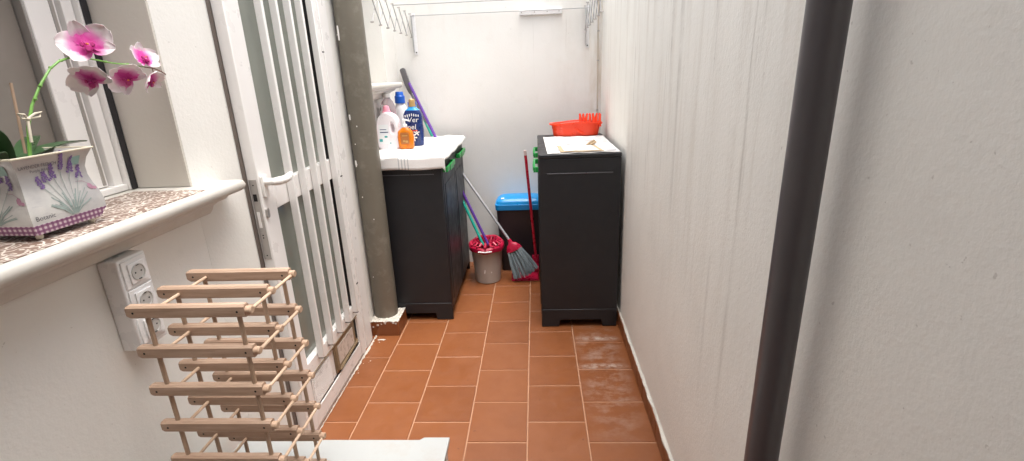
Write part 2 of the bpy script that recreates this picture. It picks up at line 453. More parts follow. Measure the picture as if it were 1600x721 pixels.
# ------------------------------------------------------------------ skirting
b = MB(); b.mat(m_terra2)
lay = b.bm.faces.layers.float.new('tile')
y = -1.2
while y < YB:
    n0 = len(b.bm.faces); rv = random.random(); dx = random.uniform(-.0015, .0015)
    b.box((XR-.0135+dx, y, .0005), (XR-.0005, min(y+.2645, YB-.001), .082))
    b.bm.faces.ensure_lookup_table()
    for f in b.bm.faces[n0:]: f[lay] = rv
    y += .2665
tag(b.build('skirting', None, origin=(XR, 1.5, 0), bevel=.0015), 'terracotta skirting tiles along the foot of the right wall', 'skirting')
sk = bpy.data.objects['skirting']
b = MB(); rings = []      # uneven white filler bead on top of the tiles
N = 240
jt, jz = 0, 0
for i in range(N+1):
    jt = jt*.75+random.uniform(-.0022, .0022); jz = jz*.75+random.uniform(-.003, .003)
    yy = -1.2+(YB-.01+1.2)*i/N
    t0 = .0105+jt; zt = .0895+jz; zb = .0815+random.uniform(-.003, .002)
    rings.append([Vector((XR-.0004, yy, zb)), Vector((XR-t0-.002, yy, zb)), Vector((XR-t0-.001, yy, .087)), Vector((XR-.003, yy, zt)), Vector((XR-.0004, yy, zt+.002))])
b.loft(rings)
f = b.build('filler', m_cement, sk, origin=(XR, 1.5, 0)); f.location = (0, 0, 0)

# ------------------------------------------------------------------ barred door
door = thing('barred_door', (-1.0, 2.0, 0), 'white metal door with vertical bars over obscured glass', 'door')
X0, XB = -1.000, -1.042
Y0, Y1 = 1.690, 2.392
b = MB()
b.box((XB, Y0, .018), (X0, 1.782, 2.12)); b.box((XB, 2.362, .018), (X0, Y1, 2.12))
b.box((XB, 1.7822, 1.034), (X0-.001, 2.3618, 1.128)); b.box((XB, 1.7822, .262), (X0-.001, 2.3618, .335))
b.box((XB, 1.7822, .018), (X0-.001, 2.3618, .098)); b.box((XB, 1.7822, 2.03), (X0-.001, 2.3618, 2.12))
b.build('leaf_frame', m_alu, door, bevel=.003)
box1('glass', (-1.034, 1.783, .336), (-1.028, 2.361, 1.033), m_glassD, door)
box1('glass', (-1.034, 1.783, 1.129), (-1.028, 2.361, 2.029), m_glassD, door)
box1('kick_panel', (-1.036, 1.783, .099), (-1.012, 2.361, .261), m_alu, door)
b = MB()
for (za, zb) in ((.336, 1.033), (1.129, 2.029)): b.box((-1.0275, 2.340, za), (-1.0035, 2.3615, zb)); 
b.split('seal', m_dark, door)  # dark strips standing in for the dark glass between last bar and stile
for yb in (1.880, 1.990, 2.102, 2.208, 2.318):
    bar = MB().box((X0+.001, yb-.003, .310), (X0+.030, yb+.012, 2.10)).build('bar', m_alu, door, bevel=.0025)
    MB().box((X0+.002, yb-.0015, .306), (X0+.029, yb+.0105, .3098)).build('end_cap', m_dark, bar)
# lock plate on the leaf's edge
lp = box1('lock_plate', (-1.036, Y0-.0025, .86), (-1.008, Y0-.0003, 1.165), m_alug, door, .0008)
box1('latch_hole', (-1.030, Y0-.0030, 1.085), (-1.016, Y0-.0026, 1.112), m_hole, lp)
box1('bolt', (-1.028, Y0-.0045, .985), (-1.018, Y0-.0026, 1.045), m_alu, lp)
b = MB()
for zz in (.875, .945, .955, 1.145): b.tube([(-1.022, Y0-.0025, zz), (-1.022, Y0-.0034, zz)], .0026, 8)
b.split('screw', m_hole, lp)
# handle
p = at(411, 290, 0, X0+.006)
hd = MB().rbox(0, 0, 0, .010, .016, .040, .006, T=Matrix.Translation((X0+.0005, p.y+.012, p.z-.005)) @ Matrix.Rotation(R(90), 4, 'Y') @ Matrix.Rotation(R(90), 4, 'Z')).build('handle', m_white, door, bevel=.002)
yc, zc = p.y+.012, p.z+.010
MB().tube([(X0+.010, yc, zc), (X0+.045, yc, zc), (X0+.055, yc+.012, zc), (X0+.058, yc+.04, zc-.002), (X0+.056, yc+.08, zc-.001), (X0+.052, yc+.112, zc+.006)], [.013, .014, .0155, .015, .014, .010], 12).build('lever', m_white, hd)
p = at(419, 333, 0, X0+.006)
MB().rbox(0, 0, 0, .008, .008, .018, .0078, T=Matrix.Translation((X0+.0005, p.y, p.z)) @ Matrix.Rotation(R(90), 4, 'Y') @ Matrix.Rotation(R(90), 4, 'Z')).build('lock_cylinder', m_alug, door)
# vent grille
vg = MB(); vg.box((-1.0115, 1.800, .105), (-1.006, 2.000, .245)); vgo = vg.build('vent_grille', m_alu, door, bevel=.001)
b = MB()
for k in range(15):
    z0 = .112+k*.0088
    b.box((-1.0058, 1.81, z0), (-1.0035, 1.99, z0+.0045))
b.build('louvre', m_alu, vgo)
# taped flap
fl = box1('pet_flap', (-1.0115, 2.045, .112), (-1.004, 2.345, .268), m_tape, door, .002)
box1('flap_panel', (-1.0038, 2.085, .142), (-1.001, 2.285, .238), m_flap, fl)
box1('flap_gap', (-1.0038, 2.318, .150), (-1.0018, 2.338, .258), m_hole, fl)
b = MB(); b.tube([(-1.006, 2.06, .262), (-1.0, 2.06, .13), (-1.001, 2.08, .118), (-1.0, 2.33, .135)], [.007, .009, .009, .005], 6); b.build('tape', m_tape, fl)
box1('weather_strip', (-1.0115, 1.79, .099), (-1.0045, 2.355, .104), m_dark, door)
box1('panel_trim', (-1.0005, 1.785, .268), (-.997, 2.36, .272), m_tape, door)
# fixed frame around the leaf
b = MB()
b.box((-1.085, 1.6682, 0), (-1.0437, 1.688, 2.169))
b.box((-1.10, 2.394, 0), (-1.004, 2.43, 2.169)); b.box((-1.10, 2.4302, 0), (-1.012, 2.465, 2.169)); b.box((-1.10, 2.4652, 0), (-1.006, 2.5595, 2.169))
b.box((-1.10, 1.689, 2.125), (-1.02, 2.393, 2.169)); b.box((-1.10, 1.689, 0), (-1.006, 2.393, .0165))
b.build('door_frame', m_alu, door, bevel=.002)
box1('frame_seal', (-1.0435, 1.668, .01), (-1.0415, 1.689, 2.16), M('brown_seal', (.13, .105, .09), .6), door)
b = MB()
for zz in (.42, 1.02, 1.62): b.box((-1.0035, 2.43, zz), (-1.0005, 2.45, zz+.006)); 
b.split('hinge_pin', m_dark, door)
# ragged cement line at the foot of the door
b = MB(); rings = []
for i in range(70):
    yy = 1.70+(2.60-1.70)*i/69; xx = -.999; ww = random.uniform(.002, .012)*(1 if yy > 2.2 else .35); hh = random.uniform(.002, .006)
    rings.append([Vector((xx, yy, .0007)), Vector((xx, yy, hh+.003)), Vector((xx+ww*.5, yy, hh)), Vector((xx+ww, yy, .0007))])
b.loft(rings)
for _ in range(10):
    yy = random.uniform(2.2, 2.6); xx = -.985+abs(random.gauss(0, .025)); b.ball((xx, yy, .001), random.uniform(.0015, .0035), 6, (1.4, 1, .4))
b.ball((-.95, 2.555, .001), .012, 8, (2.2, .5, .3))
tag(b.build('cement_bead', m_cement, origin=(-.99, 2.1, 0)), 'ragged white cement smear along the door threshold', 'cement')

# ------------------------------------------------------------------ olive drainpipe + plinth
b = MB(); b.mat(m_olive)
PX, PY, PR = -.948, 2.700, .072
b.tube([(PX-.003, PY, .10), (PX, PY, 1.2), (PX+.004, PY, HT-.02)], PR, 40)
dp = b.build('drainpipe', None, origin=(PX, PY, .1))
tag(dp, 'thick olive grey drainpipe standing on the tiled block', 'pipe')
b = MB()
for _ in range(9):
    a = R(random.uniform(200, 290)); z = random.uniform(.15, 2.2)
    b.ball((PX+math.cos(a)*PR, PY+math.sin(a)*PR, z), random.uniform(.002, .0045), 6, (1, 1, random.uniform(1, 3)))
for zz, ln in ((1.72, .10), (1.05, .05), (1.30, .04)):
    b.ball((PX+math.cos(R(232))*PR, PY+math.sin(R(232))*PR, zz), .006, 8, (1, 1, ln/.012))
b.split('paint_drip', m_white, dp, origin=(PX, PY, .1)); 
b = MB(); b.tube([(PX-.045, PY-.075, .10+.03), (PX-.085, PY-.02, .12), (PX-.08, PY-.02, 2.2)], .001, 4)
b.bm.free()
bl = thing('pipe_plinth', (PX, 2.7, 0), 'low terracotta tiled block under the olive drainpipe', 'plinth')
b = MB(); b.mat(m_terra2); lay = b.bm.faces.layers.float.new('tile')
b.box((-1.018, 2.602, .0005), (-.853, 2.614, .092)); b.box((-.865, 2.6145, .0005), (-.853, 2.785, .092))
b.box((-1.032, 2.562, .0005), (-1.0185, 2.614, .092))
b.build('tile', None, bl, bevel=.002)
b = MB(); N = 30
rings = []
for i in range(N+1):      # lumpy filler on top
    u = i/N; x = -1.019+.166*u; rg = []
    for j in range(25):
        v = j/24; yv = 2.6015+.183*v; e = min(u, 1-u, v, 1-v)
        rg.append(Vector((x, yv, .0925+random.uniform(0, .007)+(.008 if (x-PX)**2+(yv-PY)**2 < .085**2 else 0))))
    rings.append(rg)
b.loft(rings, False, False, closed=False)
b.box((-1.018, 2.6145, .0005), (-.8655, 2.784, .0922))
for _ in range(40):
    a = random.uniform(0, 6.28); b.ball((PX+math.cos(a)*(PR+.003), PY+math.sin(a)*(PR+.003), .098), random.uniform(.006, .012), 6, (1, 1, .8))
for _ in range(8): b.ball((random.uniform(-1.01, -.86), 2.6005, random.uniform(.06, .093)), random.uniform(.003, .008), 6, (1, .3, 1.3))
b.build('filler', m_cement, bl)

# ------------------------------------------------------------------ charcoal pipe on the right wall
cp = thing('downpipe', (.43, .80, 0), 'slim charcoal downpipe fixed to the right wall', 'pipe')
MB().tube([(.428, .80, 0), (.43, .80, 1.2), (.431, .80, HT-.01)], .0295, 40).build('pipe', m_black, cp)
for zz in (.35, 2.2):
    b = MB(); b.tube([(.43, .80, zz), (.43, .80, zz+.025)], .0325, 30); b.tube([(.455, .80, zz+.012), (.489, .80, zz+.012)], .006, 10); b.build('bracket', m_alug, cp)

# ================================================================== CABINETS
def cabinet(name, x0, x1, y0, y1, H, face, label):
    """face: -1 doors look to -X, +1 doors look to +X"""
    t = thing(name, ((x0+x1)/2, (y0+y1)/2, 0), label, 'cabinet', 'dark plastic patio cabinets with green handles')
    xf = x0 if face < 0 else x1            # door side
    s = -face                              # direction from the doors inward
    xb = x1 if face < 0 else x0
    X = lambda d: xf+s*d                   # depth measured from the door face
    W = x1-x0
    b = MB()
    # side panels with a foot cut-out and a flared skirt
    for (ya, yb_, out) in ((y0, y0+.02, -1), (y1-.02, y1, 1)):
        prof2 = [(0, 0), (.105, 0), (.115, .045), (W-.095, .045), (W-.085, 0), (W, 0), (W, H-.012), (0, H-.012)]
        r0 = [Vector((X(u), ya, z)) for u, z in prof2]; r1 = [Vector((X(u), yb_, z)) for u, z in prof2]
        b.loft([r0, r1])
    b.split('side_panel', m_cab2, t, bevel=.004)
    b = MB()
    for (yy, sgn) in ((y0, -1), (y1, 1)):
        e = .0045
        prof2 = [(.004, .004), (.101, .004), (.111, .05), (W-.091, .05), (W-.081, .004), (W-.004, .004), (W-.004, .118), (.004, .118)]
        r0 = [Vector((X(u), yy+sgn*.0003, z)) for u, z in prof2]; r1 = [Vector((X(u), yy+sgn*e, z)) for u, z in prof2]
        b.loft([r0, r1])
    b.split('skirt', m_cab2, t, bevel=.003)
    b = MB()      # moulded line across the sides
    for (yy, sgn) in ((y0, -1), (y1, 1)):
        b.box((X(.045), yy+sgn*.0003, H-.098), (X(W-.045), yy+sgn*.0035, H-.093))
    b.split('moulding', M('moulding_edge', (.10, .10, .11), .35), t, bevel=.001)
    b = MB(); b.box((X(W-.012), y0+.0205, .05), (X(W), y1-.0205, H-.013)); b.build('back_panel', m_cab, t)
    b = MB(); b.box((X(.02), y0+.0205, .06), (X(W-.0125), y1-.0205, .09)); b.build('base_shelf', m_cab, t)
    # top with raised rounded rim
    b = MB(); b.rbox((x0+x1)/2, (y0+y1)/2, H-.0118, H+.012, W/2+.002, (y1-y0)/2+.003, .012)
    b.build('top', m_cab, t, bevel=.005, seg=3)
    # two doors
    ym = (y0+y1)/2
    for (ya, yb_) in ((y0+.0225, ym-.002), (ym+.002, y1-.0225)):
        d = MB(); d.box((X(-.002), ya, .075), (X(.016), yb_, H-.016))
        dd = d.build('door', m_cab, t, bevel=.004)
        e = MB(); e.box((X(-.005), ya+.045, .12), (X(-.0023), yb_-.045, H-.17)); e.build('door_panel', m_cab, dd, bevel=.002)
        near = ya < ym-.1 and ya < y0+.1
        # green pull: a bar standing off the door on two feet
        g = MB(); zc = H-.078
        ha, hb = (ya+.02, yb_-.10) if near else (ya+.10, yb_-.02)
        g.box((X(-.030), ha, zc-.016), (X(-.020), hb, zc+.014))
        g.box((X(-.0195), ha, zc-.016), (X(-.0024), ha+.02, zc+.014)); g.box((X(-.0195), hb-.02, zc-.016), (X(-.0024), hb, zc+.014))
        g.box((X(-.034), (ha+hb)/2-.06, zc-.022), (X(-.0305), (ha+hb)/2+.06, zc+.018))
        g.build('handle', m_green, dd, bevel=.003)
    return t
HC = 1.048
cabinet('storage_cabinet', .012, .466, 2.690, 3.560, HC, -1, 'anthracite plastic cabinet on the right, covered with newspaper and red tub')
cabinet('storage_cabinet', -.998, -.554, 2.800, 3.665, HC-.005, 1, 'anthracite plastic cabinet on the left beneath the white towel and bottles')

# towel
def towel():
    b = MB(); zt = HC+.0095; nx, ny = 80, 60
    xa, xb_, ya, yb_ = -1.00, -.535, 2.730, 3.640
    t0 = .004
    def P(i, j, dz):
        u, v = i/nx, j/ny
        x = -.995+u*(.452+.028); y = 2.70+v*.97
        z = zt+.004*math.sin(9*x+3*y)*math.sin(7*y)+.003*math.sin(23*y+11*x)
        fold = math.exp(-((x+.62+(y-3.1)*.05)/.03)**2)*.006
        z += fold+dz
        yn = 2.790
        if y < yn:                        # hangs over the near side
            d = (yn-y); z = zt-d*.85+dz*.3; y2 = yn-.006-dz*.6-.004*math.sin(14*x)-.004
            z += .003*math.sin(21*x)
            y = y2 if d > .006 else yn-d
        xe = -.546
        if x > xe:                        # soft roll over the door side
            d = x-xe; z -= d*.9-dz*.2; x = xe+.020*(1-math.exp(-d/.012))+dz*.4
            z += .004*math.sin(5*y+1)
        return Vector((x, y, z))
    for dz in (0, t0):
        pass
    top = [[b.bm.verts.new(P(i, j, t0)) for i in range(nx+1)] for j in range(ny+1)]
    bot = [[b.bm.verts.new(P(i, j, 0)) for i in range(nx+1)] for j in range(ny+1)]
    for j in range(ny):
        for i in range(nx):
            b.mi = 1 if (j < 9 and (i in (2, 5, 8, 33, 36, 39, 42))) else 0
            b.face([top[j][i], top[j][i+1], top[j+1][i+1], top[j+1][i]]); b.mi = 0
            b.face([bot[j][i], bot[j+1][i], bot[j+1][i+1], bot[j][i+1]])
    for j in range(ny):
        b.face([top[j][0], top[j+1][0], bot[j+1][0], bot[j][0]]); b.face([top[j][nx], bot[j][nx], bot[j+1][nx], top[j+1][nx]])
    for i in range(nx):
        b.face([top[0][i], bot[0][i], bot[0][i+1], top[0][i+1]]); b.face([top[ny][i], top[ny][i+1], bot[ny][i+1], bot[ny][i]])
    b.mats = [m_cloth, m_stripe]
    return b.build('towel', None, origin=(-.77, 3.2, HC), ang=70)
tag(towel(), 'white cotton towel with thin grey stripes draped over the left cabinet', 'towel')

# ------------------------------------------------------------------ bottles on the towel
ZT = HC+.0175
m_pwhite = M('pearl_plastic', (.80, .75, .78), .3, .04)
m_pink = M('pink_cap', (.85, .33, .43), .35)
m_clear = M('clear_plastic', (.66, .60, .62), .12, .05, Transmission_Weight=.65, IOR=1.3)
m_pinkliq = M('rose_liquid', (.72, .38, .42), .15, .05, Transmission_Weight=.3)
m_bwhite = M('white_bottle_plastic', (.82, .82, .82), .3, .03)
m_bcap = M('blue_cap', (.010, .10, .48), .35)
m_navy = M('navy_plastic', (.010, .028, .13), .28)
m_cyan = M('bright_blue_plastic', (.02, .27, .62), .3)
m_gold = M('gold_cap', (.55, .36, .15), .35, Metallic=.4)
m_amber = M('amber_liquid', (.85, .27, .02), .08, .1, Transmission_Weight=.45, IOR=1.35)
m_label = M('pale_label', (.78, .80, .82), .4, .03)
m_tealink = M('teal_ink', (.05, .38, .38), .5)
m_navyink = M('navy_ink', (.03, .05, .14), .5)
m_petalw = M('white_print', (.85, .86, .85), .4)
m_brownlbl = M('amber_label', (.34, .12, .03), .35)

def bottle_pos(x, y, z=ZT): return at(x, y, 2, z)
# 1 big laundry bottle with pink cap and through-handle
c = at(602, 233, 2, ZT); c.z = ZT; cx, cy = -.925, c.y+.045
lb = thing('detergent_bottle', (cx, cy, ZT), 'pearly laundry bottle with a pink cap and moulded handle', 'bottle')
hw = .066; out = [(-hw, 0), (hw-.004, 0), (hw, .012), (hw, .135), (hw-.006, .17), (hw-.022, .195), (.020, .208), (.014, .212), (-.028, .212), (-.036, .205), (-.058, .185), (-hw, .16)]
hole = [(.022, .090), (.040, .090), (.050, .105), (.050, .140), (.040, .165), (.024, .172), (.014, .160), (.012, .110)]
b = MB()
def ring2(pts, y): return [Vector((cx+p[0], y, ZT+p[1])) for p in pts]
cur = bpy.data.curves.new('o', 'CURVE'); cur.dimensions = '2D'; cur.fill_mode = 'BOTH'; cur.extrude = .032; cur.bevel_depth = .010; cur.bevel_resolution = 3
for pts in (out, hole):
    sp = cur.splines.new('BEZIER'); sp.bezier_points.add(len(pts)-1); sp.use_cyclic_u = True
    for bp, q in zip(sp.bezier_points, pts):
        sx = .010 if pts is out else 0
        bp.co = (q[0]*(1-(.010/hw if pts is out else 0)), q[1]*.955+.008 if pts is out else q[1], 0); bp.handle_left_type = bp.handle_right_type = 'AUTO'
tmp = bpy.data.objects.new('o', cur); C.objects.link(tmp)
me = bpy.data.meshes.new_from_object(tmp.evaluated_get(bpy.context.evaluated_depsgraph_get())); bpy.data.objects.remove(tmp)
me.transform(Matrix.Rotation(R(90), 4, 'X'))
me.materials.clear(); me.materials.append(m_pwhite)
for p in me.polygons: p.use_smooth = True
me.name = 'body'; bo = bpy.data.objects.new('body', me); C.objects.link(bo); bo.parent = lb
MB().lathe((cx-.008, cy, ZT+.205), [(.020, 0), (.026, .004), (.027, .022), (.022, .026), (.020, .045), (.016, .055), (.006, .058)], 24).build('cap', m_pink, lb)
lab = MB(); lab.poly([(cx-.060, cy-.0428, ZT+.03), (cx+.006, cy-.0428, ZT+.03), (cx+.006, cy-.0428, ZT+.15), (cx-.056, cy-.0428, ZT+.15)]); lo = lab.build('label', m_label, lb)
b = MB()
b.mat(m_navyink); b.box((cx-.05, cy-.0435, ZT+.118), (cx-.008, cy-.0430, ZT+.122)); b.box((cx-.05, cy-.0435, ZT+.10), (cx+.002, cy-.0430, ZT+.106)); b.mat(m_tealink)
b.box((cx-.058, cy-.0435, ZT+.045), (cx-.038, cy-.0430, ZT+.062)); b.ball((cx-.015, cy-.043, ZT+.075), .008, 8, (1.3, .04, 1)); b.ball((cx+.01, cy-.043, ZT+.035), .006, 8, (1, .04, .8))
b.build('print', None, lo)
# 2 clear bottle with white cap, rose liquid
cx, cy = -.955, 3.235
t = thing('clear_bottle', (cx, cy, ZT), 'clear bottle with white cap and rose liquid behind the pink-capped one', 'bottle')
MB().lathe((cx, cy, ZT), [(.048, 0), (.054, .006), (.054, .19), (.050, .24), (.036, .28), (.020, .30), (.018, .31)], 30, 1, .8).build('body', m_clear, t)
MB().lathe((cx, cy, ZT+.004), [(.044, 0), (.050, .004), (.050, .19), (.046, .23)], 28, 1, .78).build('liquid', m_pinkliq, t)
MB().lathe((cx, cy, ZT+.307), [(.023, 0), (.023, .022), (.020, .026)], 22).build('cap', m_bwhite, t)
# 3 white bottle with blue cap
cx, cy = -.905, 3.36
t = thing('bleach_bottle', (cx, cy, ZT), 'slim white bottle with a deep blue cap', 'bottle')
MB().lathe((cx, cy, ZT), [(.040, 0), (.044, .006), (.044, .195), (.040, .23), (.030, .255), (.024, .265)], 28, 1, .75).build('body', m_bwhite, t)
MB().lathe((cx, cy, ZT+.262), [(.034, 0), (.034, .045), (.028, .050), (.025, .070), (.022, .074)], 26, 1, .9).build('cap', m_bcap, t)
# 4 navy softener
c = at(650, 221, 2, ZT); cx, cy = -.785, 3.19
t = thing('softener_bottle', (cx, cy, ZT), 'navy fabric softener bottle with white flower print and gold cap', 'bottle')
rings = []
for z, hx, hy in ((0, .050, .030), (.006, .056, .034), (.10, .062, .037), (.135, .058, .036), (.17, .060, .036), (.20, .059, .036), (.225, .046, .030), (.238, .026, .022), (.246, .020, .020)):
    rings.append([Vector((cx+hx*math.copysign(abs(math.cos(a))**.6, math.cos(a)), cy+hy*math.copysign(abs(math.sin(a))**.6, math.sin(a)), ZT+z)) for a in [2*math.pi*k/32 for k in range(32)]])
MB().loft(rings[:7]).build('body', m_navy, t)
MB().loft([[p+Vector((0, 0, .0002)) for p in r_] for r_ in rings[6:]]).build('shoulder', m_cyan, t)
MB().lathe((cx, cy, ZT+.2465), [(.021, 0), (.023, .004), (.020, .022), (.021, .026), (.018, .044), (.015, .047)], 24).build('cap', m_gold, t)
b = MB()
for k, (fx, fz, rr) in enumerate(((.0, .055, .013), (.022, .085, .011), (-.02, .045, .010))):
    for q in range(5):
        a = q*1.2566+.3*k; ex, ez = math.cos(a)*rr, math.sin(a)*rr
        T = Matrix.Rotation(-a, 3, 'Y')
        b.ball((cx+fx+ex, cy-.0372, ZT+fz+ez), rr*.8, 8, (1.1, .05, .6), T)
b.build('flower_print', m_petalw, t)
text_on('lettering', 'Ver\nnel', .072, lambda u, v: Vector((cx-.036+u+v*.12, cy-.0385, ZT+.108+v)), m_petalw, t, .075)
b = MB(); b.box((cx-.03, cy-.0388, ZT+.096), (cx+.03, cy-.0378, ZT+.101)); b.build('label_line', m_orange, t)
b = MB()
for k in range(-3, 4): b.box((cx+k*.014-.003, cy-.0372, ZT+.190-.002*abs(k)), (cx+k*.014+.003, cy-.0365, ZT+.207-.003*abs(k)))
b.build('neck_pattern', m_petalw, t)
# 5 amber soap pump
cx, cy = -.815, 3.075
t = thing('soap_dispenser', (cx, cy, ZT), 'amber liquid soap bottle with a white pump', 'bottle')
rings = []
for z, hx, hy in ((0, .042, .022), (.005, .048, .026), (.07, .051, .028), (.105, .046, .026), (.122, .026, .018), (.130, .014, .014)):
    rings.append([Vector((cx+hx*math.copysign(abs(math.cos(a))**.7, math.cos(a)), cy+hy*math.copysign(abs(math.sin(a))**.7, math.sin(a)), ZT+z)) for a in [2*math.pi*k/28 for k in range(28)]])
MB().loft(rings).build('body', m_amber, t)
b = MB(); b.lathe((cx, cy, ZT+.1305), [(.015, 0), (.016, .003), (.015, .018), (.006, .020), (.005, .036), (.009, .038), (.009, .048), (.006, .050)], 20)
b.tube([(cx-.008, cy, ZT+.174), (cx+.018, cy-.004, ZT+.174), (cx+.030, cy-.008, ZT+.168)], [.007, .005, .004], 8); b.build('pump', m_bwhite, t)
b = MB(); b.box((cx-.026, cy-.0285, ZT+.03), (cx+.026, cy-.0278, ZT+.10)); lo = b.build('label', m_brownlbl, t)
b = MB(); b.ball((cx+.010, cy-.029, ZT+.045), .009, 8, (1, .05, 1)); b.ball((cx-.006, cy-.029, ZT+.048), .007, 8, (1, .05, 1)); b.box((cx-.015, cy-.0292, ZT+.078), (cx+.018, cy-.0286, ZT+.083)); b.build('print', m_gold, lo)
# 6 white pump bottle half behind the pipe
cx, cy = -.985, 3.20
t = thing('pump_bottle', (cx, cy, ZT), 'white pump bottle half hidden by the olive pipe', 'bottle')
MB().lathe((cx, cy, ZT), [(.026, 0), (.029, .005), (.029, .17), (.022, .195), (.013, .205)], 22).build('body', m_bwhite, t)
b = MB(); b.lathe((cx, cy, ZT+.2052), [(.014, 0), (.014, .02), (.005, .022), (.005, .045), (.010, .047), (.008, .058)], 18); b.tube([(cx, cy, ZT+.256), (cx+.03, cy-.01, ZT+.252)], .005, 8); b.build('pump', m_bwhite, t)
# 7 red spray trigger bottle behind
cx, cy = -.845, 3.47
t = thing('spray_bottle', (cx, cy, ZT), 'red spray bottle with dark trigger standing at the back', 'bottle')
MB().lathe((cx, cy, ZT), [(.034, 0), (.037, .005), (.036, .12), (.030, .17), (.014, .21), (.012, .225)], 22).build('body', m_orange, t)
b = MB(); b.box((cx-.035, cy-.014, ZT+.2255), (cx+.022, cy+.014, ZT+.262)); b.tube([(cx-.02, cy, ZT+.228), (cx-.035, cy-.004, ZT+.19)], .005, 8); b.build('trigger', m_bcap, t, bevel=.004)

# ------------------------------------------------------------------ paper, card, red tub on right cabinet
ZP = HC+.0125
b = MB(); b.mat(m_paper)
def sheet(pts, z, mat, wav=.0015, n=14):
    b = MB(); P = [Vector((x, y, 0)) for x, y in pts]; V = []
    for lay_ in (0, 1):
        V.append([[b.bm.verts.new((P[0].lerp(P[1], i/n)).lerp(P[3].lerp(P[2], i/n), j/n)+Vector((0, 0, z+.0012*lay_+wav*(1+math.sin(i*1.3+j*.7)*math.cos(j*.9)))))for i in range(n+1)] for j in range(n+1)])
    for k in (0, 1):
        for j in range(n):
            for i in range(n): b.face([V[k][j][i], V[k][j][i+1], V[k][j+1][i+1], V[k][j+1][i]])
    for i in range(n):
        b.face([V[0][0][i], V[0][0][i+1], V[1][0][i+1], V[1][0][i]]); b.face([V[0][n][i], V[0][n][i+1], V[1][n][i+1], V[1][n][i]])
        b.face([V[0][i][0], V[0][i+1][0], V[1][i+1][0], V[1][i][0]]); b.face([V[0][i][n], V[0][i+1][n], V[1][i+1][n], V[1][i][n]])
    return b
np_ = sheet([(.062, 2.70), (.462, 2.715), (.455, 3.40), (.050, 3.42)], ZP, m_paper).build('newspaper', m_paper, origin=(.26, 3.05, ZP))
tag(np_, 'printed white newspaper sheet spread over the right cabinet', 'newspaper')
b = MB()
for k in range(46):
    xx = random.choice([.08, .17, .30, .39])+random.uniform(0, .02); yy = random.uniform(2.75, 3.38); L = random.uniform(.02, .07)
    b.box((xx, yy, ZP+.0047), (min(xx+L, .45), yy+random.choice([.004, .006, .02]), ZP+.0050))
b.build('print', M('faint_ink', (.40, .41, .44), .8), np_, origin=(.26, 3.05, ZP))
o = sheet([(.135, 2.715), (.375, 2.72), (.345, 2.97), (.125, 2.95)], ZP+.0055, m_card, .001, 8).build('cardboard_tray', m_card, origin=(.25, 2.85, ZP+.005))
tag(o, 'torn brown cardboard lying on the newspaper', 'cardboard')
b = sheet([(.155, 2.728), (.350, 2.732), (.325, 2.945), (.145, 2.93)], ZP+.0088, m_paper, .0005, 6); b.build('paper_facing', M('pale_card', (.72, .66, .58), .8), o, origin=(.25, 2.85, ZP+.005))
b = MB()
for q in range(6):
    b.tube([(.30+q*.008, 2.93+q*.018, ZP+.010), (.315+q*.008, 2.95+q*.02, ZP+.022), (.33+q*.007, 2.93+q*.02, ZP+.012)], .005, 6)
b.build('torn_edge', m_card, o, origin=(.25, 2.85, ZP+.005))
# red tub
tub = thing('mop_bucket', (.28, 3.49, ZP), 'orange-red oblong mop bucket with wringer fingers on the right cabinet', 'bucket')
def oval(cx, cy, hx, hy, z, n=36, p=.65, dz=None):
    o = []
    for k in range(n):
        a = 2*math.pi*k/n; x = hx*math.copysign(abs(math.cos(a))**p, math.cos(a)); y = hy*math.copysign(abs(math.sin(a))**p, math.sin(a))
        o.append(Vector((cx+x, cy+y, z+(dz(x) if dz else 0))))
    return o
wv = lambda x: .006*math.sin(x*18+1.2)+(.006 if x > 0 else 0)*0
MB().loft([oval(.278, 3.485, .150, .058, ZP), oval(.278, 3.485, .155, .063, ZP+.004), oval(.278, 3.485, .168, .072, ZP+.080, dz=wv), oval(.278, 3.485, .160, .064, ZP+.078, dz=wv), oval(.278, 3.485, .148, .054, ZP+.008)], True, True).build('body', m_orange, tub)
b = MB(); b.loft([oval(.278, 3.485, .1685, .0725, ZP+.082, dz=wv), oval(.278, 3.485, .183, .082, ZP+.083, dz=wv), oval(.278, 3.485, .184, .083, ZP+.093, dz=wv), oval(.278, 3.485, .165, .069, ZP+.094, dz=wv), oval(.278, 3.485, .160, .064, ZP+.082, dz=wv)], False, False); b.build('rim', m_orange, tub)
b = MB()
for row, yy in enumerate((3.435, 3.53)):
    for k in range(7):
        xx = .305+k*.0225+row*.008; sw = .004*math.sin(k*2+row)
        b.tube([(xx, yy, ZP+.06), (xx+sw, yy+.005, ZP+.11), (xx-sw, yy+.014-row*.02, ZP+.142)], [.010, .009, .0065], 8)
b.split('wringer', m_orange, tub)
MB().tube([(.27, 3.395, ZP+.055), (.29, 3.400, ZP+.035), (.33, 3.404, ZP+.018)], .005, 8).build('spout_rib', m_orange, tub)

